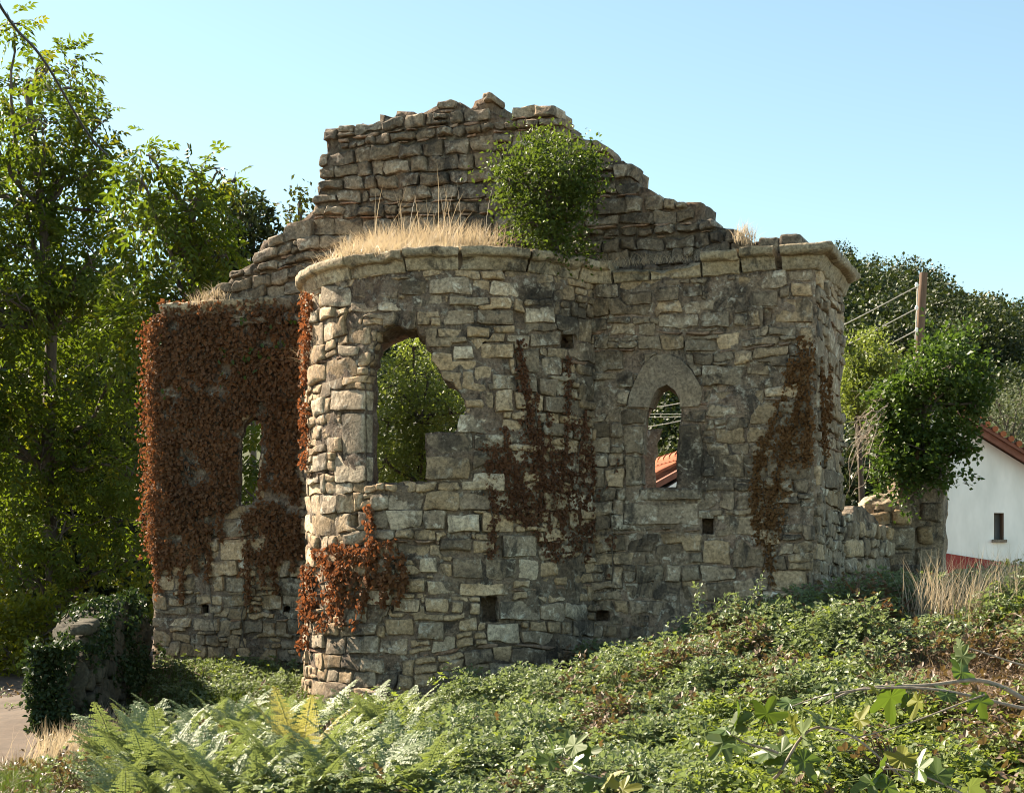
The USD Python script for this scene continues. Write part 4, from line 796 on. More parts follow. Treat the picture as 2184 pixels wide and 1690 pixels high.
def tree(name, label, cat, trunk, blobs, leafmat, mode, dens, group=None, yellow=None, trunk_r=.2, limb_r=.07, limb_from=.45, shoots=0):
    t = thing(name, label, cat, trunk[0], group); o = trunk[0]
    obj('trunk', tube(np.array(trunk) - o, np.linspace(trunk_r, trunk_r * .45, len(trunk)), 10), M['bark'], t, smooth=True)
    P, C = blob_pts(blobs, dens); out = unit(P - C)
    tw = MB(); tr_ = np.array(trunk)
    for i, (c, r) in enumerate(blobs):
        k = min(len(tr_) - 1, max(1, int(len(tr_) * (limb_from + (1 - limb_from) * rng.random()))))
        cand = tr_[(tr_[:, 2] < c[2] + .3)]; s = cand[-1] if len(cand) else tr_[1]
        s = s if rng.random() < .6 else tr_[min(k, len(cand) - 1 if len(cand) else 1)]
        obj('limb', tuple_shift(branch(s, c, limb_r * min(1.0, .5 + r), .018, sag=.04, wig=.09, seed=i), -o), M['bark'], t, smooth=True)
        n = max(4, int(9 * min(r, 1.6)))
        for j in range(n): 
            e = c + unit(rng.normal(size=3)) * r * rng.uniform(.6, 1.0); v_, f_ = branch(c + rng.normal(size=3) * r * .1, e, .016, .004, sag=.03, n=5, wig=.1, seed=i * 31 + j); tw.add(v_ - o, f_)
    obj('twigs', tw.mesh(), M['bark'], t, smooth=True, kind='stuff')
    ym = rng.random(len(P)) < 0 if yellow is None else (yellow(P) > rng.random(len(P)))
    if mode != 'walnut' and shoots:
        k_ = rng.integers(0, len(P), shoots); Ls = rng.uniform(.10, .42, shoots) * rng.random(shoots) ** .5; dS = unit(out[k_] + rng.normal(0, .35, (shoots, 3)) + [0, 0, .5])
        P = np.vstack([P] + [P[k_] + dS * (Ls * f_)[:, None] + [0, 0, -.25] * (Ls * f_ * f_)[:, None] for f_ in (.35, .6, .8, 1.0)]); out = np.vstack([out] + [dS] * 4); ym = np.r_[ym, np.zeros(4 * shoots, bool)]
    for sel, mt, nm in ((~ym, leafmat, 'crown'), (ym, M['walnutyellow'], 'yellowing_leaves')):
        if not sel.any(): continue
        Q, oo = P[sel], out[sel]
        if mode == 'walnut': v_, f_ = compound(Q, oo, .30, 3, .15, .066)
        else:
            m = mode['n']; Q = np.repeat(Q, m, 0) + rng.normal(0, mode['spread'], (len(Q) * m, 3)); oo = np.repeat(oo, m, 0)
            l = rng.uniform(*mode['size'], len(Q)); v_, f_ = leaves(Q, oo * .5 + rng.normal(0, .6, Q.shape) + [0, 0, mode.get('up', -.15)], rng.normal(0, .55, Q.shape) + [0, 0, .8], l, l * mode.get('w', .6), fold=.15)
        obj(nm, (v_ - o, f_), mt, t, kind='stuff')
    return t
def tuple_shift(vf, o): return vf[0] + o, vf[1]
WB = [(30, 52, 38), (95, 145, 30), (145, 150, 62), (175, 195, 40), (40, 190, 60), (20, 300, 80), (90, 270, 80), (170, 300, 75), (210, 355, 50), (120, 400, 90), (30, 440, 90), (215, 260, 35), (225, 455, 60), (80, 540, 110), (190, 560, 90), (20, 640, 100),
      (120, 680, 110), (230, 660, 80), (40, 800, 110), (150, 830, 110), (250, 800, 75), (270, 900, 65), (80, 950, 120), (200, 970, 100), (275, 1010, 60), (30, 1090, 100), (140, 1110, 110), (250, 1120, 80), (60, 1230, 90), (290, 1190, 50), (-90, 480, 120), (-120, 250, 100), (-110, 860, 130), (-220, 680, 130), (-230, 1040, 130), (-80, 1150, 100), (100, 1330, 60), (200, 1280, 45), (30, 1330, 60), (-380, 520, 150), (-290, 640, 130), (-480, 400, 150), (-420, 760, 140), (-280, 400, 110), (-540, 600, 150), (-360, 900, 140)]  # lobes left of the frame are unseen, added to shade the lower foliage
backlit_yel = lambda P: np.clip((CZ + .6 - P[:, 2]) * .5, 0, .8) + .06  # more yellow leaves lower down, painting in the light from behind
tree('walnut_tree', 'tall walnut tree with yellow green leaves filling the left edge', 'tree',
     [W(112, 1420, TD), W(116, 1280, TD), W(100, 1000, TD + .2), W(110, 700, TD - .1), W(90, 450, TD), W(60, 200, TD)],
     [bl(*b, TD, jit=1.0) for b in WB], M['walnut'], 'walnut', 260, yellow=backlit_yel, trunk_r=.15, limb_r=.055)
WB2 = [(318, 330, 42), (300, 380, 55), (345, 420, 50), (420, 375, 45), (465, 365, 40), (500, 385, 22), (390, 440, 55), (450, 440, 50), (300, 480, 70), (370, 510, 70), (440, 520, 55), (480, 545, 32), (300, 590, 80), (380, 600, 70), (440, 610, 45), (330, 680, 70), (270, 720, 70), (420, 660, 40), (535, 980, 60), (530, 900, 40), (420, 700, 45), (540, 1060, 50)]
tree('walnut_tree', 'spreading walnut tree with a bare grey limb just behind the left wall', 'tree',
     [W(450, 1395, TD - 3), W(445, 1150, TD - 3), W(435, 900, TD - 3), W(425, 700, TD - 3), W(405, 560, TD - 3), W(400, 450, TD - 3)],
     [bl(*b, TD - 3, jit=.5) for b in WB2], M['walnut'], 'walnut', 260, yellow=lambda P: .12 + 0 * P[:, 0], trunk_r=.15, limb_r=.055)
small = dict(n=5, spread=.06, size=(.035, .065), w=.65)
# bushes on and around the ruin
def bush(name, label, blobs, d, mat, dens, mode, root, jit=.1, cat='bush', limb_r=.03):
    B = [bl(*b, d, jit=jit, k=.9) for b in blobs]; r = W(*root)
    return tree(name, label, cat, [r, r + (W(blobs[0][0], blobs[0][1], d) - r) * .5, W(blobs[0][0], blobs[0][1], d)], B, M[mat], mode, dens, trunk_r=.05, limb_r=limb_r, shoots=240)
bush('green_bush', 'round green bush growing on top of the apse against the gable', [(1165, 420, 70), (1125, 345, 50), (1165, 315, 45), (1085, 385, 42), (1205, 360, 62), (1245, 365, 38), (1110, 440, 50), (1215, 440, 60), (1140, 480, 45), (1195, 510, 48), (1225, 540, 28), (1180, 545, 30), (1265, 350, 18)], 19.5, 'bush', 1300, small, (1190, 560, 19.5), jit=.12)
bush('inner_bush', 'bright leafy bush inside the nave seen through the apse window', [(900, 900, 60), (865, 770, 38), (880, 740, 25), (910, 800, 45), (850, 830, 50), (940, 860, 48), (965, 880, 35), (830, 900, 50), (900, 960, 50), (870, 1000, 55), (820, 980, 55), (940, 960, 40), (900, 1060, 60), (820, 1060, 50)], 24.0, 'bramble2', 1500, small, (890, 1200, 24), jit=.2)
bush('ivy_bush', 'big glossy ivy bush crowning the broken pier at the right', [(1970, 880, 80), (2030, 780, 55), (1985, 770, 50), (2070, 790, 38), (1940, 820, 50), (1905, 860, 45), (1890, 910, 40), (2040, 860, 60), (2075, 860, 30), (1910, 970, 48), (1970, 960, 60), (2040, 930, 50), (1880, 1010, 32), (1920, 1030, 30), (2060, 960, 28), (2010, 1010, 35), (2050, 735, 30)], 22.6, 'ivy', 1100, dict(n=5, spread=.06, size=(.05, .085), w=.8), (1960, 1120, 23.2), jit=.18)
bush('undergrowth_bush', 'yellow green undergrowth beyond the dirt path at the far left', [(20, 1400, 60), (90, 1425, 40), (-50, 1430, 60), (150, 1400, 45), (60, 1340, 60), (230, 1310, 50), (290, 1290, 40), (-20, 1330, 60)], 27.5, 'walnutyellow', 260, dict(n=5, spread=.10, size=(.07, .13), w=.55), (60, 1500, 27.5), jit=.3)
bush('feathery_shrub', 'light green feathery shrub between the right corner and the pole', [(1825, 790, 32), (1810, 735, 18), (1850, 730, 18), (1860, 790, 30), (1880, 760, 20), (1815, 850, 28), (1850, 850, 35), (1905, 790, 22)], 25.0, 'bramble2', 800, dict(n=5, spread=.07, size=(.05, .085), w=.45), (1840, 1100, 25), jit=.2, cat='shrub')
br = thing('dead_branches', 'tangle of bare dry branches hanging beside the ivy bush', 'branches')
for k_ in range(40):
    a = np.array([rng.uniform(1850, 1900), rng.uniform(820, 980)]); e = a + [rng.uniform(-95, -20), rng.uniform(-15, 150)]; e[0] = max(e[0], 1798 + rng.uniform(0, 25)); d_ = 22.6 + rng.uniform(-.3, .5)
    obj('branch', branch(W(*a, d_), W(*e, d_ + rng.uniform(-.2, .2)), .008, .002, sag=rng.uniform(-.02, .16), n=9, wig=.22, seed=k_), M['twig'], br, smooth=True)
olv = dict(n=9, spread=.10, size=(.06, .10), w=.26)
tree('olive_tree', 'silvery olive tree rising behind the white house', 'tree', [W(2160, 1250, 42), W(2160, 1050, 42), W(2155, 950, 42)], [bl(*b, 42, jit=.3) for b in [(2150, 890, 45), (2180, 850, 40), (2130, 860, 28), (2125, 910, 30), (2190, 920, 50), (2110, 890, 20), (2160, 960, 50), (2215, 850, 40), (2230, 930, 50)]], M['olive'], olv, 420, trunk_r=.16)
# dark trees over the left shoulder
fol = dict(n=7, spread=.22, size=(.16, .30), w=.6, up=.2)
tree('dark_tree', 'dense dark evergreen rising behind the left shoulder of the gable', 'tree', [W(540, 1250, 62), W(540, 800, 62), W(540, 500, 62)], [bl(*b, 62, jit=.6) for b in [(535, 450, 32), (502, 440, 28), (562, 452, 20), (488, 500, 40), (540, 520, 42), (575, 500, 18), (500, 590, 50), (545, 600, 40), (440, 560, 50)]], M['hilltree'], fol, 190, trunk_r=.15)
tree('dark_tree', 'small pale green tree top beside the left edge of the gable', 'tree', [W(640, 1250, 66), W(640, 800, 66), W(640, 430, 66)], [bl(*b, 66, jit=.4) for b in [(645, 415, 12), (643, 440, 16), (618, 460, 14), (655, 470, 18), (628, 490, 22)]], M['hilltree2'], fol, 90, trunk_r=.2)
for nm, lab, xs, ys, d_ in (('dark_tree', 'shadowy tree mass low behind the walnut at the far left', (-60, 330), (640, 1330), 44.0),):
    B = [bl(rng.uniform(*xs), rng.uniform(*ys), rng.uniform(70, 120), d_, jit=1.5) for _ in range(46)]
    tree(nm, lab, 'tree', [W(120, 1400, d_), W(120, 1000, d_), W(120, 700, d_)], B, M['hilltree'], dict(n=7, spread=.25, size=(.16, .28), w=.7), 75, trunk_r=.2)

# forest on the hill
protos = []
def hill_tree(name, mat, tall, seed, loc, label, group, sc):
    r = np.random.default_rng(seed); t = thing(name, label, 'tree', loc, group)
    nb = 9; B = [(np.array([r.normal(0, .9), r.normal(0, .9), tall * r.uniform(.35, .95)]), r.uniform(.7, 1.25)) for _ in range(nb)] + [(np.array([0, 0, tall * .6]), 1.5)]
    P, C = blob_pts(B, 78, shell=.75); o_ = unit(P - C); m = 5; Q = np.repeat(P, m, 0) + rng.normal(0, .16, (len(P) * m, 3)); o_ = np.repeat(o_, m, 0)
    l = rng.uniform(.12, .27, len(Q)); obj('crown', leaves(Q, o_ * .4 + rng.normal(0, .6, Q.shape), o_ + rng.normal(0, .4, Q.shape) + [0, 0, .4], l, l * .75, fold=.1), mat, t, kind='stuff')
    obj('trunk', tube([[0, 0, -1.0], [0.05, 0, tall * .3], [0, 0, tall * .75]], [.2, .15, .06], 6), M['bark'], t, smooth=True)
    return t
spots = []
hr = np.random.default_rng(12)
for y_ in np.arange(66, 136, 3.0):
    for x_ in np.arange(-46, 52, 2.6):
        x, y = x_ + hr.normal(0, .7), y_ + hr.normal(0, .8); z_ = float(hz(x, y)); X, Y = CX + x / y * F, HY - (z_ + 5 - CZ) / y * F
        if (1770 < X < 2230 and 480 < Y < 1000) or (1330 < X < 1500 and 640 < Y < 1010) or (770 < X < 1010 and 660 < Y < 1060) or (470 < X < 690 and 360 < Y < 640): spots.append((x, y, z_))
HL = ['dark evergreen tree in the wood on the far hillside', 'bushy dark green tree in the wood on the far hillside', 'olive green tree in the wood on the far hillside', 'tall narrow tree in the wood on the far hillside']
HM = [M['hilltree'], M['hilltree'], M['hilltree2'], M['hilltree']]; HT = [4.6, 3.8, 4.2, 6.2]
hr.shuffle(spots); spots = spots[:280]; src = {}
for i, (x, y, z_) in enumerate(spots):
    k = int(hr.choice(4, p=[.38, .32, .16, .14]))
    if k not in src: src[k] = hill_tree('hillside_tree', HM[k], HT[k], 50 + k, (x, y, z_ - .4), HL[k], 'trees of the hillside wood, ' + HL[k].split(' in ')[0], 1.0); src[k] = src[k]
    else: copy_of(src[k], (x, y, z_ - .4), rz=hr.uniform(0, 360), sc=hr.uniform(.75, 1.3))

# ------------------------------------------------------------------ ground cover
def in_front(xy):
    """True where the ground is open: before the wall faces and outside the apse."""
    a = ((xy - RC) @ N > .12) | (xy[:, 0] > 3.9); l = ((xy - L0) @ N > .1) | (xy[:, 0] < L0[0] - .05)
    ok = np.where(xy[:, 0] < -2.2, l, a) & (np.linalg.norm(xy - AC, axis=1) > AR + .12)
    stub = ((xy - A0[:2]) @ lv > -.05) & ((xy - A0[:2]) @ lv < .55) & ((xy - A0[:2]) @ dv > -.1) & ((xy - A0[:2]) @ dv < 5.2)
    side_ok = ~((xy[:, 0] > 3.3) & (xy[:, 1] > 18.8) & ((xy - RC) @ U < .15))
    return ok & ~stub & side_ok
def img(xy, z): return CX + xy[:, 0] / xy[:, 1] * F, HY - (z - CZ) / xy[:, 1] * F
def instancer(name, label, cat, protos, mats, P, rz, sc, pid, tilt=None):
    pi = UsdGeom.PointInstancer.Define(stage, unique('/World', name)); tag(pi, label, cat, kind='stuff')
    root = pi.GetPath(); paths = []
    for k, (m_, mt) in enumerate(zip(protos, mats)):
        x = usdkit.mesh(stage, f'{root}/sprig' if k == 0 else f'{root}/sprig_{k:03d}', m_, mt); paths.append(x.GetPath())
    pi.CreatePrototypesRel().SetTargets(paths)
    pi.CreatePositionsAttr(Vt.Vec3fArray.FromNumpy(P.astype(np.float32))); pi.CreateProtoIndicesAttr(Vt.IntArray.FromNumpy(pid.astype(np.int32)))
    pi.CreateScalesAttr(Vt.Vec3fArray.FromNumpy(np.repeat(sc[:, None], 3, 1).astype(np.float32)))
    pi.CreateOrientationsAttr(Vt.QuathArray([Gf.Quath(float(math.cos(a / 2)), 0, 0, float(math.sin(a / 2))) for a in rz]))
    return pi
def bramble_sprig(seed, n=19, R=.20, H=.17, size=(.023, .042)):
    r = np.random.default_rng(seed); a = r.uniform(0, 2 * np.pi, n); q = R * np.sqrt(r.random(n)); P = np.c_[q * np.cos(a), q * np.sin(a), H * (1 - (q / R) ** 2) * r.uniform(.35, 1.0, n) + .01]
    base = unit(r.normal(0, .5, (n, 3)) + np.c_[np.cos(a), np.sin(a), 0 * a] * .5 + [0, 0, .1]); up = unit(r.normal(0, .42, (n, 3)) + [0, 0, 1.0]); S = unit(np.cross(base, up))
    A, D, U_ = [], [], []
    for s in (-1, 0, 1): A.append(P + S * s * .008); D.append(base + S * s * 1.3); U_.append(up + r.normal(0, .15, (n, 3)))
    A, D, U_ = np.vstack(A), np.vstack(D), np.vstack(U_); l = r.uniform(*size, len(A))
    mb = MB(); mb.add(*leaves(A, D, U_, l, l * .74, fold=.14, six=True, droop=.1))
    for k in range(4):
        e = P[k]; mb.add(*tube(np.array([[e[0] * .2, e[1] * .2, -.05], e * [.6, .6, .8], e]), [.004, .003, .002], 3))
    return mb.mesh()
sprigs = [bramble_sprig(k) for k in range(4)] + [bramble_sprig(9, n=15, size=(.026, .046)), bramble_sprig(10, n=11, R=.2, size=(.025, .045))]
smat = [M['bramble'], M['bramble'], M['bramble'], M['bramble2'], M['bramble2'], M['drybramble']]
# dense fan of candidate roots in view, thinned by what grows where
g = np.random.default_rng(5); n_ = 36000
yy = g.uniform(8.8, 23.5, n_) ; xx = g.uniform(-.36, .40, n_) * yy; xy = np.c_[xx, yy]; xy = xy[in_front(xy)]
z_ = gz(xy); X, Y = img(xy, z_)
cover = fbm(np.c_[xy * 1.1, 0 * xy[:, :1]], 4, 2)
bare = np.exp(-(((X - 2010) / 165) ** 2 + ((Y - 1462) / 75) ** 2) ** 1.5) + np.exp(-(((X - 2130) / 130) ** 2 + ((Y - 1545) / 60) ** 2)) * .9 + np.exp(-(((X - 1760) / 120) ** 2 + ((Y - 1480) / 30) ** 2)) * .75 + np.exp(-(((X - 1290) / 70) ** 2 + ((Y - 1560) / 26) ** 2)) * .7
leftness = 1 / (1 + np.exp((X - 330) / 60)); shade = (xy[:, 0] < -1.9) & (xy[:, 1] > 18.2)
path_ = np.abs(xy[:, 0] + 5.25) < .62
d_area = 1.0 * (yy[:len(xy)] * 0 + 1)
prob = np.clip(1.3 - 1.6 * np.clip(.42 - cover, 0, 1) * 4, .12, 1) * (1 - np.clip(bare, 0, .97)) * (1 - .88 * leftness) * np.where(shade, .30, 1) * ~path_
fernzone = (X > 250) & (X < 720) & (Y > 1520) | (X > 640) & (X < 900) & (Y > 1450) & (Y < 1560)
prob *= np.clip(xy[:, 1] / 15, .5, 1.0) * .72 * np.where(fernzone, .22, 1)
k = g.random(len(xy)) < prob; bx, bz, cv, Xb, Yb = xy[k], z_[k], cover[k], X[k], Y[k]
from scipy.spatial import cKDTree
kc = g.random(len(bx)) < .055; ctr = bx[kc]; kr = g.uniform(.22, .55, len(ctr)); kh = g.uniform(.06, .46, len(ctr)) * np.clip(cv[kc] * 2.2, .3, 1.2); dd_, ki = cKDTree(ctr).query(bx, k=3)
mound = np.max(kh[ki] * np.clip(1 - (dd_ / kr[ki]) ** 2, 0, 1), 1) * (.6 + .4 * g.random(len(bx))) + .04 * g.random(len(bx))
mound *= np.where((bx[:, 0] < -1.9) & (bx[:, 1] > 18.2), .4, 1)
drywood = fbm(np.c_[bx * 1.3 + 9, 0 * bx[:, :1]], 3, 7); dryp = np.clip((drywood - .61) * 7, 0, .8) + np.where((Xb > 2080) & (Yb > 1360), .45, 0) + np.clip(bare[k], 0, .5) + .015 + .5 * (Xb < 330)
pid = np.where(g.random(len(bx)) < dryp, 5, np.where((Xb > 1500) & (Yb > 1600) & (g.random(len(bx)) < .75), g.integers(3, 5, len(bx)), np.where(g.random(len(bx)) < .12, 4, g.integers(0, 3, len(bx)))))
instancer('bramble_thicket', 'low thicket of small leaved brambles covering the bank before the ruin', 'brambles', sprigs, smat, np.c_[bx, bz + mound - .03], g.uniform(0, 6.28, len(bx)), g.uniform(.8, 1.45, len(bx)), pid)
print('bramble sprigs', len(bx))
# arching bramble canes standing above the thicket
for (x, y, h, d, lab) in ((1420, 1375, .42, 17.2, 'arching bramble cane at the crest below the middle of the wall'), (1270, 1400, .35, 17.6, 'bramble cane nodding before the dark foot of the apse'), (1500, 1345, .5, 17.4, 'bramble cane leaning against the foot of the right wall')):
    o = W(x, y, d); o[2] = gz(o[:2])[0]; t = thing('bramble_cane', lab, 'bramble', o)
    mbs, mbl = MB(), MB()
    for k_ in range(5):
        a = rng.uniform(0, 6.28); e = np.array([math.cos(a) * .38, math.sin(a) * .3, h * rng.uniform(.6, 1.1)]); c = spline([[0, 0, 0], e * [.4, .4, .8], e, e + [e[0] * .5, e[1] * .5, -.06]], 14); mbs.add(*tube(c, np.linspace(.006, .002, 14), 4))
        q = np.repeat(c[4:], 4, 0); q = q + rng.normal(0, .02, q.shape); l = rng.uniform(.03, .05, len(q)); mbl.add(*leaves(q, rng.normal(0, .7, q.shape), rng.normal(0, .4, q.shape) + [0, 0, 1], l, l * .75, six=True))
    obj('stem', mbs.mesh(), M['bark'], t); obj('leaves', mbl.mesh(), M['bramble'], t, kind='stuff')

# grass: green in the shade at the left, dry on the slope, tall and bleached at the right crest
def grass_patch(name, label, n, where, h, w, mat, lean=.35, wind=(.2, 0)):
    q = np.random.default_rng(len(label)); xy = where(q, n); xy = xy[in_front(xy)]; P = np.c_[xy, gz(xy) - .02]
    o = obj(name, blades(P, q.uniform(*h, len(P)), q.normal(0, lean, (len(P), 2)) + wind, np.full(len(P), w)), M[mat]); return tag(o, label, 'grass', kind='stuff')
def patch(x0, x1, y0, y1): return lambda q, n: np.c_[q.uniform(x0, x1, n), q.uniform(y0, y1, n)]
def clumps(pts, r): return lambda q, n: (np.array(pts)[q.integers(0, len(pts), n)] + q.normal(0, r, (n, 2)))
grass_patch('grass', 'short green grass in the shade before the left wall', 11000, patch(-4.6, -.9, 15.2, 22), (.10, .26), .012, 'grass')
grass_patch('grass', 'green grass between the ferns in the lower left', 9000, patch(-4.6, 1.0, 11.8, 16), (.10, .26), .009, 'grass')
gp = [W(x, y, d)[:2] for x, y, d in ((170, 1560, 16.3), (215, 1540, 16.6), (140, 1590, 16), (250, 1530, 17), (190, 1500, 17.6))]
grass_patch('grass', 'pale yellowish grass tufts beside the dirt path', 2400, clumps(gp, .18), (.22, .55), .009, 'drygrass', .25)
grass_patch('grass', 'green grass tuft at the lower left corner by the path', 1500, clumps([W(30, 1650, 14)[:2], W(70, 1635, 14.3)[:2], W(10, 1620, 14.6)[:2]], .16), (.16, .34), .007, 'grass', .35)
grass_patch('grass', 'dry straw and dead stems on the bank at the lower left', 7600, patch(-4.9, -2.3, 12.4, 16.4), (.05, .26), .007, 'drybramble', .9)
grass_patch('grass', 'dry straw on the bare earth at the right of the bank', 3600, patch(2.2, 5.4, 11.0, 16.0), (.04, .16), .006, 'drygrass', 1.0)
grass_patch('grass', 'dead brown stems tangled on the right of the bank', 4200, patch(2.9, 5.2, 12.0, 15.4), (.08, .28), .007, 'drybramble', 1.0)
tg = [W(x, 1240, d)[:2] for x, d in ((1975, 16.7), (1990, 16.6), (2012, 16.5), (2060, 16.4), (2090, 16.2), (2105, 16.5), (2150, 16.2), (2180, 16.1), (2130, 16.4), (2170, 16.4), (2220, 16.2))]
grass_patch('grass', 'tall bleached grass stalks on the crest before the white house', 1250, clumps(tg, .12), (.3, 1.0), .009, 'drygrass', .26, (.16, 0))
tu = [W(x, 1235, d)[:2] for x, d in ((2120, 16.1), (2175, 15.9), (2190, 16.1), (2150, 16.0))]
grass_patch('grass', 'green and yellow grass tufts on the crest at the right edge', 1500, clumps(tu, .17), (.15, .55), .012, 'grass', .25)

# dry grass on the apse roof and along the wall heads
q = np.random.default_rng(8); n_ = 9000
a_ = q.uniform(-PHI - .2, PHI * .80, n_); r_ = (AR + .12) * np.sqrt(q.random(n_)); xy = AC + np.stack([N[0] * np.cos(a_) + U[0] * np.sin(a_), N[1] * np.cos(a_) + U[1] * np.sin(a_)], 1) * r_[:, None]
h_ = (xy - AC) @ N; kp = ((xy - G0) @ NG > .06) & (fbm(np.c_[xy * 3, 0 * xy[:, :1]], 3, 2) > .36); xy = xy[kp]; P = np.c_[xy, mound_top(xy) - .03]
cl = np.clip(1.3 - np.abs((xy - AC) @ U + .35) / 1.4, .40, 1.2)
o_ = obj('dry_grass', blades(P, q.uniform(.07, .25, len(P)) * cl, q.normal(0, .75, (len(P), 2)) + [.1, -.2], q.uniform(.005, .016, len(P))), M['drygrass']); tag(o_, 'bleached dry grass covering the earth on top of the apse', 'grass', kind='stuff')
tf = np.vstack([AC + N * rng.uniform(.65, 1.25) + U * rng.uniform(-1.35, .75) + rng.normal(0, .10, (110, 2)) for _ in range(22)]); tf = tf[(tf - G0) @ NG > .05]
o_ = obj('dry_grass', blades(np.c_[tf, mound_top(tf) - .03], q.uniform(.14, .46, len(tf)), q.normal(0, .45, (len(tf), 2)) + [.12, -.1], np.full(len(tf), .009)), M['drygrass']); tag(o_, 'taller tufts of wild dry grass rising from the earth behind the cornice', 'grass', kind='stuff')
stalk = np.c_[AC + N * .9 + U * -.1 + q.normal(0, .28, (40, 2)), np.full(40, ZC1 + .2)]
o_ = obj('dry_grass', blades(stalk, q.uniform(.5, 1.0, 40), q.normal(0, .16, (40, 2)) + [.08, 0], np.full(40, .010), 4), M['drygrass']); tag(o_, 'few tall dry stalks standing up before the gable stones', 'grass', kind='stuff')
def tuft(label, pts, n, h, lean=.6, w=.006):
    P = np.array(pts)[q.integers(0, len(pts), n)] + q.normal(0, .04, (n, 3)) * [1, 1, .3]
    tag(obj('dry_grass', blades(P, q.uniform(*h, n), q.normal(0, lean, (n, 2)), np.full(n, w)), M['drygrass']), label, 'grass', kind='stuff')
tuft('dry grass tuft on the stepped right slope of the gable', [W(x, y, 19.35) for x, y in ((1585, 500), (1600, 512), (1575, 515), (1595, 525))], 260, (.06, .22), .5)
tuft('dry grass on the left end of the gable above the creeper', [W(x, y, 22.3) for x, y in ((440, 640), (460, 630), (480, 640), (420, 648))], 260, (.06, .2))
tuft('pale dry grass hanging at the left edge of the apse', [apse([px_apse(x, y)[0] - .05], [CZ + (HY - y) / F * 20.6], .06)[0] for x, y in ((664, 775), (665, 790), (664, 640), (666, 760))], 240, (-.02, .20), .9)
tuft('dry grass along the broken cornice of the right wall', [np.r_[(LC + U * s_ + N * .05), ZC0 + .2] for s_ in np.linspace(SR + .2, SR + 1.4, 9)], 420, (.04, .15), .7)

# bracken ferns
def frond(L, seed, wid=.30, n=15, curl=.55):
    r = np.random.default_rng(seed); t = np.linspace(0, 1, 14)[:, None]; c = np.hstack([L * (t ** 1.1) * .62, 0 * t, L * (t * .95 - curl * t ** 2.2)])
    mb = MB(); mb.add(*tube(c, np.linspace(.005, .0015, 14), 3)); tt = np.linspace(.24, .98, n); P = np.stack([np.interp(tt, t[:, 0], c[:, k]) for k in range(3)], 1); T = unit(np.gradient(P, axis=0))
    A, D, U_, l_ = [], [], [], []
    up = unit(np.cross(T, [0, 1.0, 0])); up = up * np.sign(up[:, 2:])
    for i in range(n):
        Lp = wid * L * (1 - tt[i]) ** .8 * (.55 + .45 * min(1, i / 3)) + .012
        for s in (-1, 1):
            dr = unit(np.array([0, s, 0]) * .9 + T[i] * .45 + [0, 0, r.normal(-.15, .12)]); m = max(3, int(Lp / .017))
            for j in range(m):
                f_ = (j + .5) / m; b = P[i] + dr * Lp * f_ + np.array([0, 0, -.10]) * Lp * f_ ** 2; pl = (.020 * (1 - f_) + .008) * (.7 + Lp * 1.2)
                for s2 in (-1, 1): A.append(b); D.append(unit(T[i] * s2 * .9 + dr * .5)); U_.append(up[i]); l_.append(pl)
    A, D, U_ = np.array(A), np.array(D), np.array(U_); l_ = np.array(l_)
    mb.add(*leaves(A, D + r.normal(0, .08, A.shape), U_ + r.normal(0, .18, A.shape), l_ * 1.25, l_ * 1.15 + .006, fold=.1)); return mb.mesh()
def rotz(v, a): c, s = math.cos(a), math.sin(a); return v @ np.array([[c, s, 0], [-s, c, 0], [0, 0, 1]])
def fern_thing(label, loc, mat, seed, nf=7, L=.8, group=None, upright=.0):
    t = thing('fern', label, 'fern', loc, group); r = np.random.default_rng(seed)
    for k_ in range(nf):
        v_, f_ = frond(L * r.uniform(.75, 1.1), seed * 10 + k_, curl=r.uniform(.18, .66) - upright); obj('frond', (rotz(v_, k_ * 6.283 / nf + r.uniform(-.3, .3)), f_), M[mat], t)
    return t
def on_ground(x, d, dz=0.0): p_ = at(x, d); return np.r_[p_, gz(p_)[0] + dz]
grp = 'green bracken ferns of the lower left bank'
fl = 'green feathery bracken fern in the patch at the lower left'
fp = [fern_thing(fl, on_ground(520, 14.0), 'fern', 3, 7, .72, grp), fern_thing(fl, on_ground(380, 13.2), 'fern', 4, 6, .8, grp), fern_thing(fl, on_ground(300, 13.6), 'fern', 5, 8, .62, grp)]
r = np.random.default_rng(31); cnt = 0
for k_ in range(900):
    x, d = r.uniform(250, 900), r.uniform(11.4, 17.0)
    p_ = on_ground(x, d); X_, Y_ = CX + p_[0] / p_[1] * F, HY - (p_[2] - CZ) / p_[1] * F
    lim = np.interp(X_, [250, 330, 520, 640, 900], [1640, 1570, 1540, 1500, 1480])
    dens_ = np.interp(X_, [250, 600, 760, 900], [1, 1, .65, .35])
    if Y_ < lim or r.random() > dens_ or cnt >= 170: continue
    p_ = p_ + [0, 0, .08]
    copy_of(fp[k_ % 3], p_, rz=r.uniform(0, 360), sc=(lambda b: (b, b, b * r.uniform(.85, 1.2)))(r.uniform(.72, 1.12))); cnt += 1
for x, d, s_, lab in ((655, 16.9, 1.15, 'tall pale green fern at the left foot of the apse'), (760, 17.3, 1.0, 'feathery fern standing before the lit foot of the apse'), (845, 17.0, 1.2, 'fern with raised fronds before the apse beside its shaded foot'), (800, 16.6, .95, 'low fern in front of the raised fern at the apse foot'), (700, 16.2, 1.0, 'dense fern clump left of the apse foot'),
                      (880, 14.2, .8, 'pale fern alone among the brambles below the apse'), (800, 12.9, .95, 'broad pale fern at the bottom edge below the apse'), (1590, 16.2, .8, 'fern among brambles below the right wall corner'), (1110, 12.6, .6, 'small fern between brambles at the bottom middle')):
    copy_of(fp[int(x) % 3], on_ground(x, d), rz=float(x * 7 % 360), sc=s_, label=lab, group='single ferns')
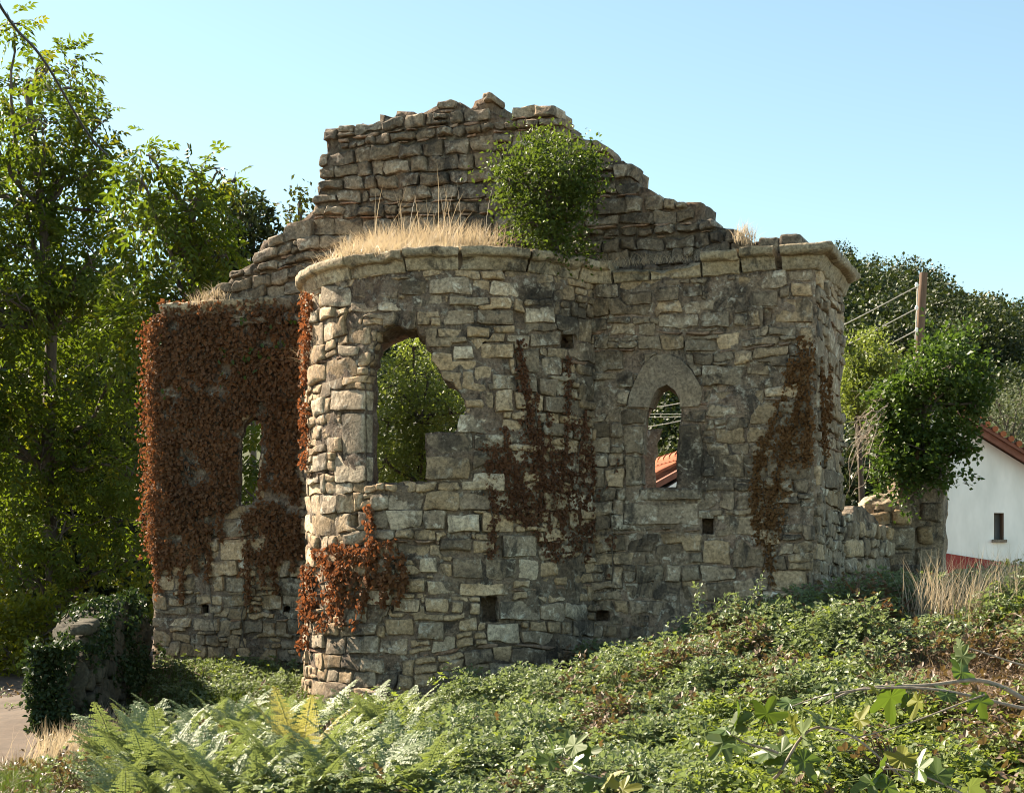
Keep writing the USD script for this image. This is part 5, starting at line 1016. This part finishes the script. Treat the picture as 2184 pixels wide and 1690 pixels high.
fern_thing('yellow withered fern upright among the green ferns', on_ground(640, 12.9, .30), 'fernyellow', 21, 6, .66, upright=.22)
fern_thing('small pale yellow fern below the left side of the apse', on_ground(770, 15.2), 'fernyellow', 22, 4, .42, upright=.1)
fern_thing('rusty dying fern with yellow tips by the right corner', on_ground(1765, 16.3), 'fernred', 23, 6, .62, upright=.22)
fern_thing('yellowish fern beside the hollow stone block', on_ground(1880, 16.6), 'fernred', 24, 4, .55, upright=.2)

# tall weeds in front of the right wall
def weed(label, x, d, H, n, mat='bramble', seed=1, tilt=0.0):
    r = np.random.default_rng(seed); t = thing('tall_weed', label, 'weed', on_ground(x, d)); ms_, ml_ = MB(), MB()
    for k_ in range(n):
        e = np.array([r.normal(tilt, .12), r.normal(0, .1), 1]) * H * r.uniform(.6, 1.0); c = spline([[0, 0, -.05], e * [.35, .35, .5], e], 16); ms_.add(*tube(c, np.linspace(.008, .0025, 16), 4))
        q_ = np.repeat(c[3:], 9, 0); q_ = q_ + r.normal(0, .026, q_.shape); l = r.uniform(.028, .068, len(q_)); ml_.add(*leaves(q_, r.normal(0, .7, q_.shape) + [0, 0, .4], r.normal(0, .6, q_.shape) + [0, 0, 1], l, l * .5))
    obj('stem', ms_.mesh(), M['twig'], t); obj('leaves', ml_.mesh(), M[mat], t, kind='stuff')
weed('tall flowering weed with pale tips before the right wall', 1500, 16.7, .95, 4, 'fern', 2, -.10)
weed('second tall pale weed just right of the tallest one', 1562, 16.6, .92, 4, 'fern', 3, .06)
weed('short bushy brown weed at the foot of the right wall', 1530, 16.6, .55, 10, 'drybramble', 4)
weed('thin reddish upright stem before the dark foot of the wall', 1252, 16.6, .7, 1, 'drybramble', 5)
weed('tangled weed with dry seed heads between the pale stake and the corner', 1690, 16.4, .5, 8, 'bramble', 7)
weed('dry brown weed leaning on the wall right of the dark putlog hole', 1400, 16.6, .5, 6, 'drybramble', 8)
weed('green leafy weed at the far right edge of the crest', 2180, 17.0, .6, 5, 'bramble2', 6)

# fig branches in the right foreground
FD = 8.2
def fig_leaf(size, seed):
    r = np.random.default_rng(seed); th = np.linspace(-math.pi * .93, math.pi * .93, 42); lob = r.normal(1, .1, 5)
    rr = np.full(42, .52)
    for a, L_, k_ in zip(np.radians([-112, -54, 0, 54, 112]), [.50, .80, 1.0, .80, .50], lob): rr = np.maximum(rr, L_ * k_ * np.exp(-(np.abs(th - a) / .43) ** 2.6))
    rr *= np.clip(1.25 - np.abs(th) / 4.2, .3, 1); o = np.c_[rr * np.cos(th), rr * np.sin(th)] * size; o = np.vstack([[-.0, 0], o]); o[:, 0] += .12 * size; ctr = np.array([[.30 * size, 0]])
    v = np.vstack([ctr, o]); z = -.30 * (np.linalg.norm(v - ctr, axis=1) ** 2) / size + .14 * np.abs(v[:, 1]) + np.r_[0, .025 * size * np.sin(np.arange(len(v) - 1) * 1.3 + seed)]; v3 = np.c_[v, z]
    n_ = len(o); return v3, np.array([[0, 1 + i, 1 + (i + 1) % n_] for i in range(n_)])
def orient(v, D, Nn):
    D = unit(D); S = unit(np.cross(Nn, D)); U_ = np.cross(D, S); return v[:, :1] * D + v[:, 1:2] * S + v[:, 2:] * U_
def fig_branch(label, pts, r0, r1, lv_, d=FD, dd=0.0, seed=1):
    o = W(*pts[-1], d); t = thing('fig_branch', label, 'branch', o); r = np.random.default_rng(seed)
    c = spline([W(*p_, d + dd * k_) - o for k_, p_ in enumerate(pts)], 26); obj('twig', tube(c, np.linspace(r0, r1, 26), 7), M['figbark'], t, smooth=True)
    for (x, y, sz, mt) in lv_:
        p_ = W(x, y, d + r.normal(0, .06)) - o; near = c[np.argmin(np.linalg.norm(c - p_, axis=1))]; ax = p_ - near
        if np.linalg.norm(ax) < .03: ax = r.normal(0, .1, 3)
        v_, f_ = fig_leaf(sz, int(x)); v_ = orient(v_, unit(ax) + r.normal(0, .3, 3) + [0, 0, -.1], unit([r.normal(0, .6), -.75 + r.normal(0, .4), .75 + r.normal(0, .3)])) + p_ - unit(ax) * sz * .35
        mb = MB(); mb.add(v_, f_); stem_ = near + (v_[1] - near) * np.linspace(0, 1, 4)[:, None]; mb.add(*tube(stem_, .0022, 4)); obj('leaf', mb.mesh(), M[mt], t)
    return t
fig_branch('thick grey fig branch crossing the right foreground with few leaves', [(2260, 1530), (2184, 1490), (2090, 1450), (2000, 1458), (1900, 1462), (1760, 1500)], .014, .005, [(2047, 1425, .13, 'fig'), (2120, 1456, .13, 'figpale'), (2051, 1396, .09, 'figpale'), (1935, 1500, .10, 'fig'), (1900, 1492, .17, 'fig')], seed=1)
fig_branch('slender fig branch with a large dark lobed leaf in the right foreground', [(2260, 1520), (2120, 1495), (2000, 1470), (1880, 1466), (1780, 1478), (1690, 1505)], .010, .003, [(1783, 1500, .17, 'figpale'), (1768, 1480, .10, 'fig'), (1684, 1492, .12, 'fig'), (1955, 1497, .10, 'figyellow'), (1870, 1470, .06, 'figyellow')], d=8.0, seed=2)
fig_branch('fig twig at the right edge ending in one pale leaf', [(2260, 1428), (2184, 1418), (2110, 1395), (2055, 1378)], .007, .003, [(2050, 1375, .07, 'figpale'), (2052, 1410, .09, 'fig')], d=8.6, seed=3)
fig_branch('curved fig branch with a spray of leaves at the lower right', [(1650, 1660), (1690, 1600), (1735, 1552), (1790, 1556), (1860, 1600), (1930, 1660)], .008, .004, [(1713, 1568, .13, 'figpale'), (1750, 1528, .10, 'figpale'), (1677, 1540, .11, 'figyellow'), (1834, 1533, .09, 'figyellow'), (1673, 1600, .13, 'fig'), (1637, 1595, .13, 'fig'), (1660, 1632, .12, 'figpale'), (1720, 1620, .12, 'fig')], d=7.6, seed=4)
fig_branch('dark fig twig tipped with a rosette of green leaves', [(1660, 1605), (1620, 1592), (1580, 1578), (1556, 1560)], .006, .003, [(1581, 1530, .11, 'fig'), (1567, 1545, .10, 'figpale'), (1541, 1585, .12, 'fig'), (1548, 1556, .11, 'fig'), (1637, 1515, .12, 'fig'), (1595, 1545, .09, 'figpale'), (1570, 1590, .10, 'fig')], d=7.6, seed=5)
fig_branch('fig twig with a leaf rosette at the bottom centre of the foreground', [(1390, 1720), (1330, 1685), (1270, 1655), (1212, 1634), (1198, 1620)], .006, .003, [(1172, 1600, .10, 'fig'), (1202, 1592, .11, 'fig'), (1226, 1588, .11, 'figpale'), (1243, 1596, .10, 'fig'), (1206, 1570, .07, 'figpale'), (1168, 1622, .10, 'fig'), (1271, 1668, .10, 'fig'), (1293, 1662, .10, 'figyellow'), (1330, 1682, .10, 'figyellow'), (1220, 1625, .09, 'fig')], d=7.4, seed=6)
fig_branch('thin bare fig twig slanting across the brambles at the right', [(2100, 1480), (1990, 1522), (1890, 1556), (1760, 1580)], .005, .002, [(2091, 1498, .10, 'fig'), (2020, 1480, .10, 'fig'), (1985, 1530, .07, 'figyellow')], d=7.9, seed=7)
fig_branch('low fig shoot with bright lobed leaves at the bottom right corner', [(2150, 1720), (2050, 1690), (1960, 1650), (1880, 1640)], .007, .003, [(1880, 1630, .12, 'fig'), (1920, 1610, .13, 'figyellow'), (1960, 1640, .12, 'fig'), (2010, 1650, .13, 'fig'), (1850, 1660, .12, 'fig'), (2060, 1660, .12, 'figpale'), (1900, 1680, .13, 'fig')], d=7.4, seed=8)
for x, y, d, s_, lab in ((2030, 1438, 13.3, .12, 'pale rock lying on the bare earth of the bank'), (1960, 1560, 11.8, .10, 'small pale stone half buried below the fig branches')):
    v_ = np.array(trimesh.creation.icosphere(3, 1.0).vertices); v_ = v_ * [s_, s_ * .7, s_ * .45]; v_ += (np.stack([fbm(v_ * 12, 3, k_) - .5 for k_ in range(3)], 1)) * s_ * .6
    p_ = on_ground(x, d, .02); o_ = obj('rock', (v_ + p_, np.array(trimesh.creation.icosphere(3, 1.0).faces)), M['pale'], None, smooth=True); tag(o_, lab, 'rock')
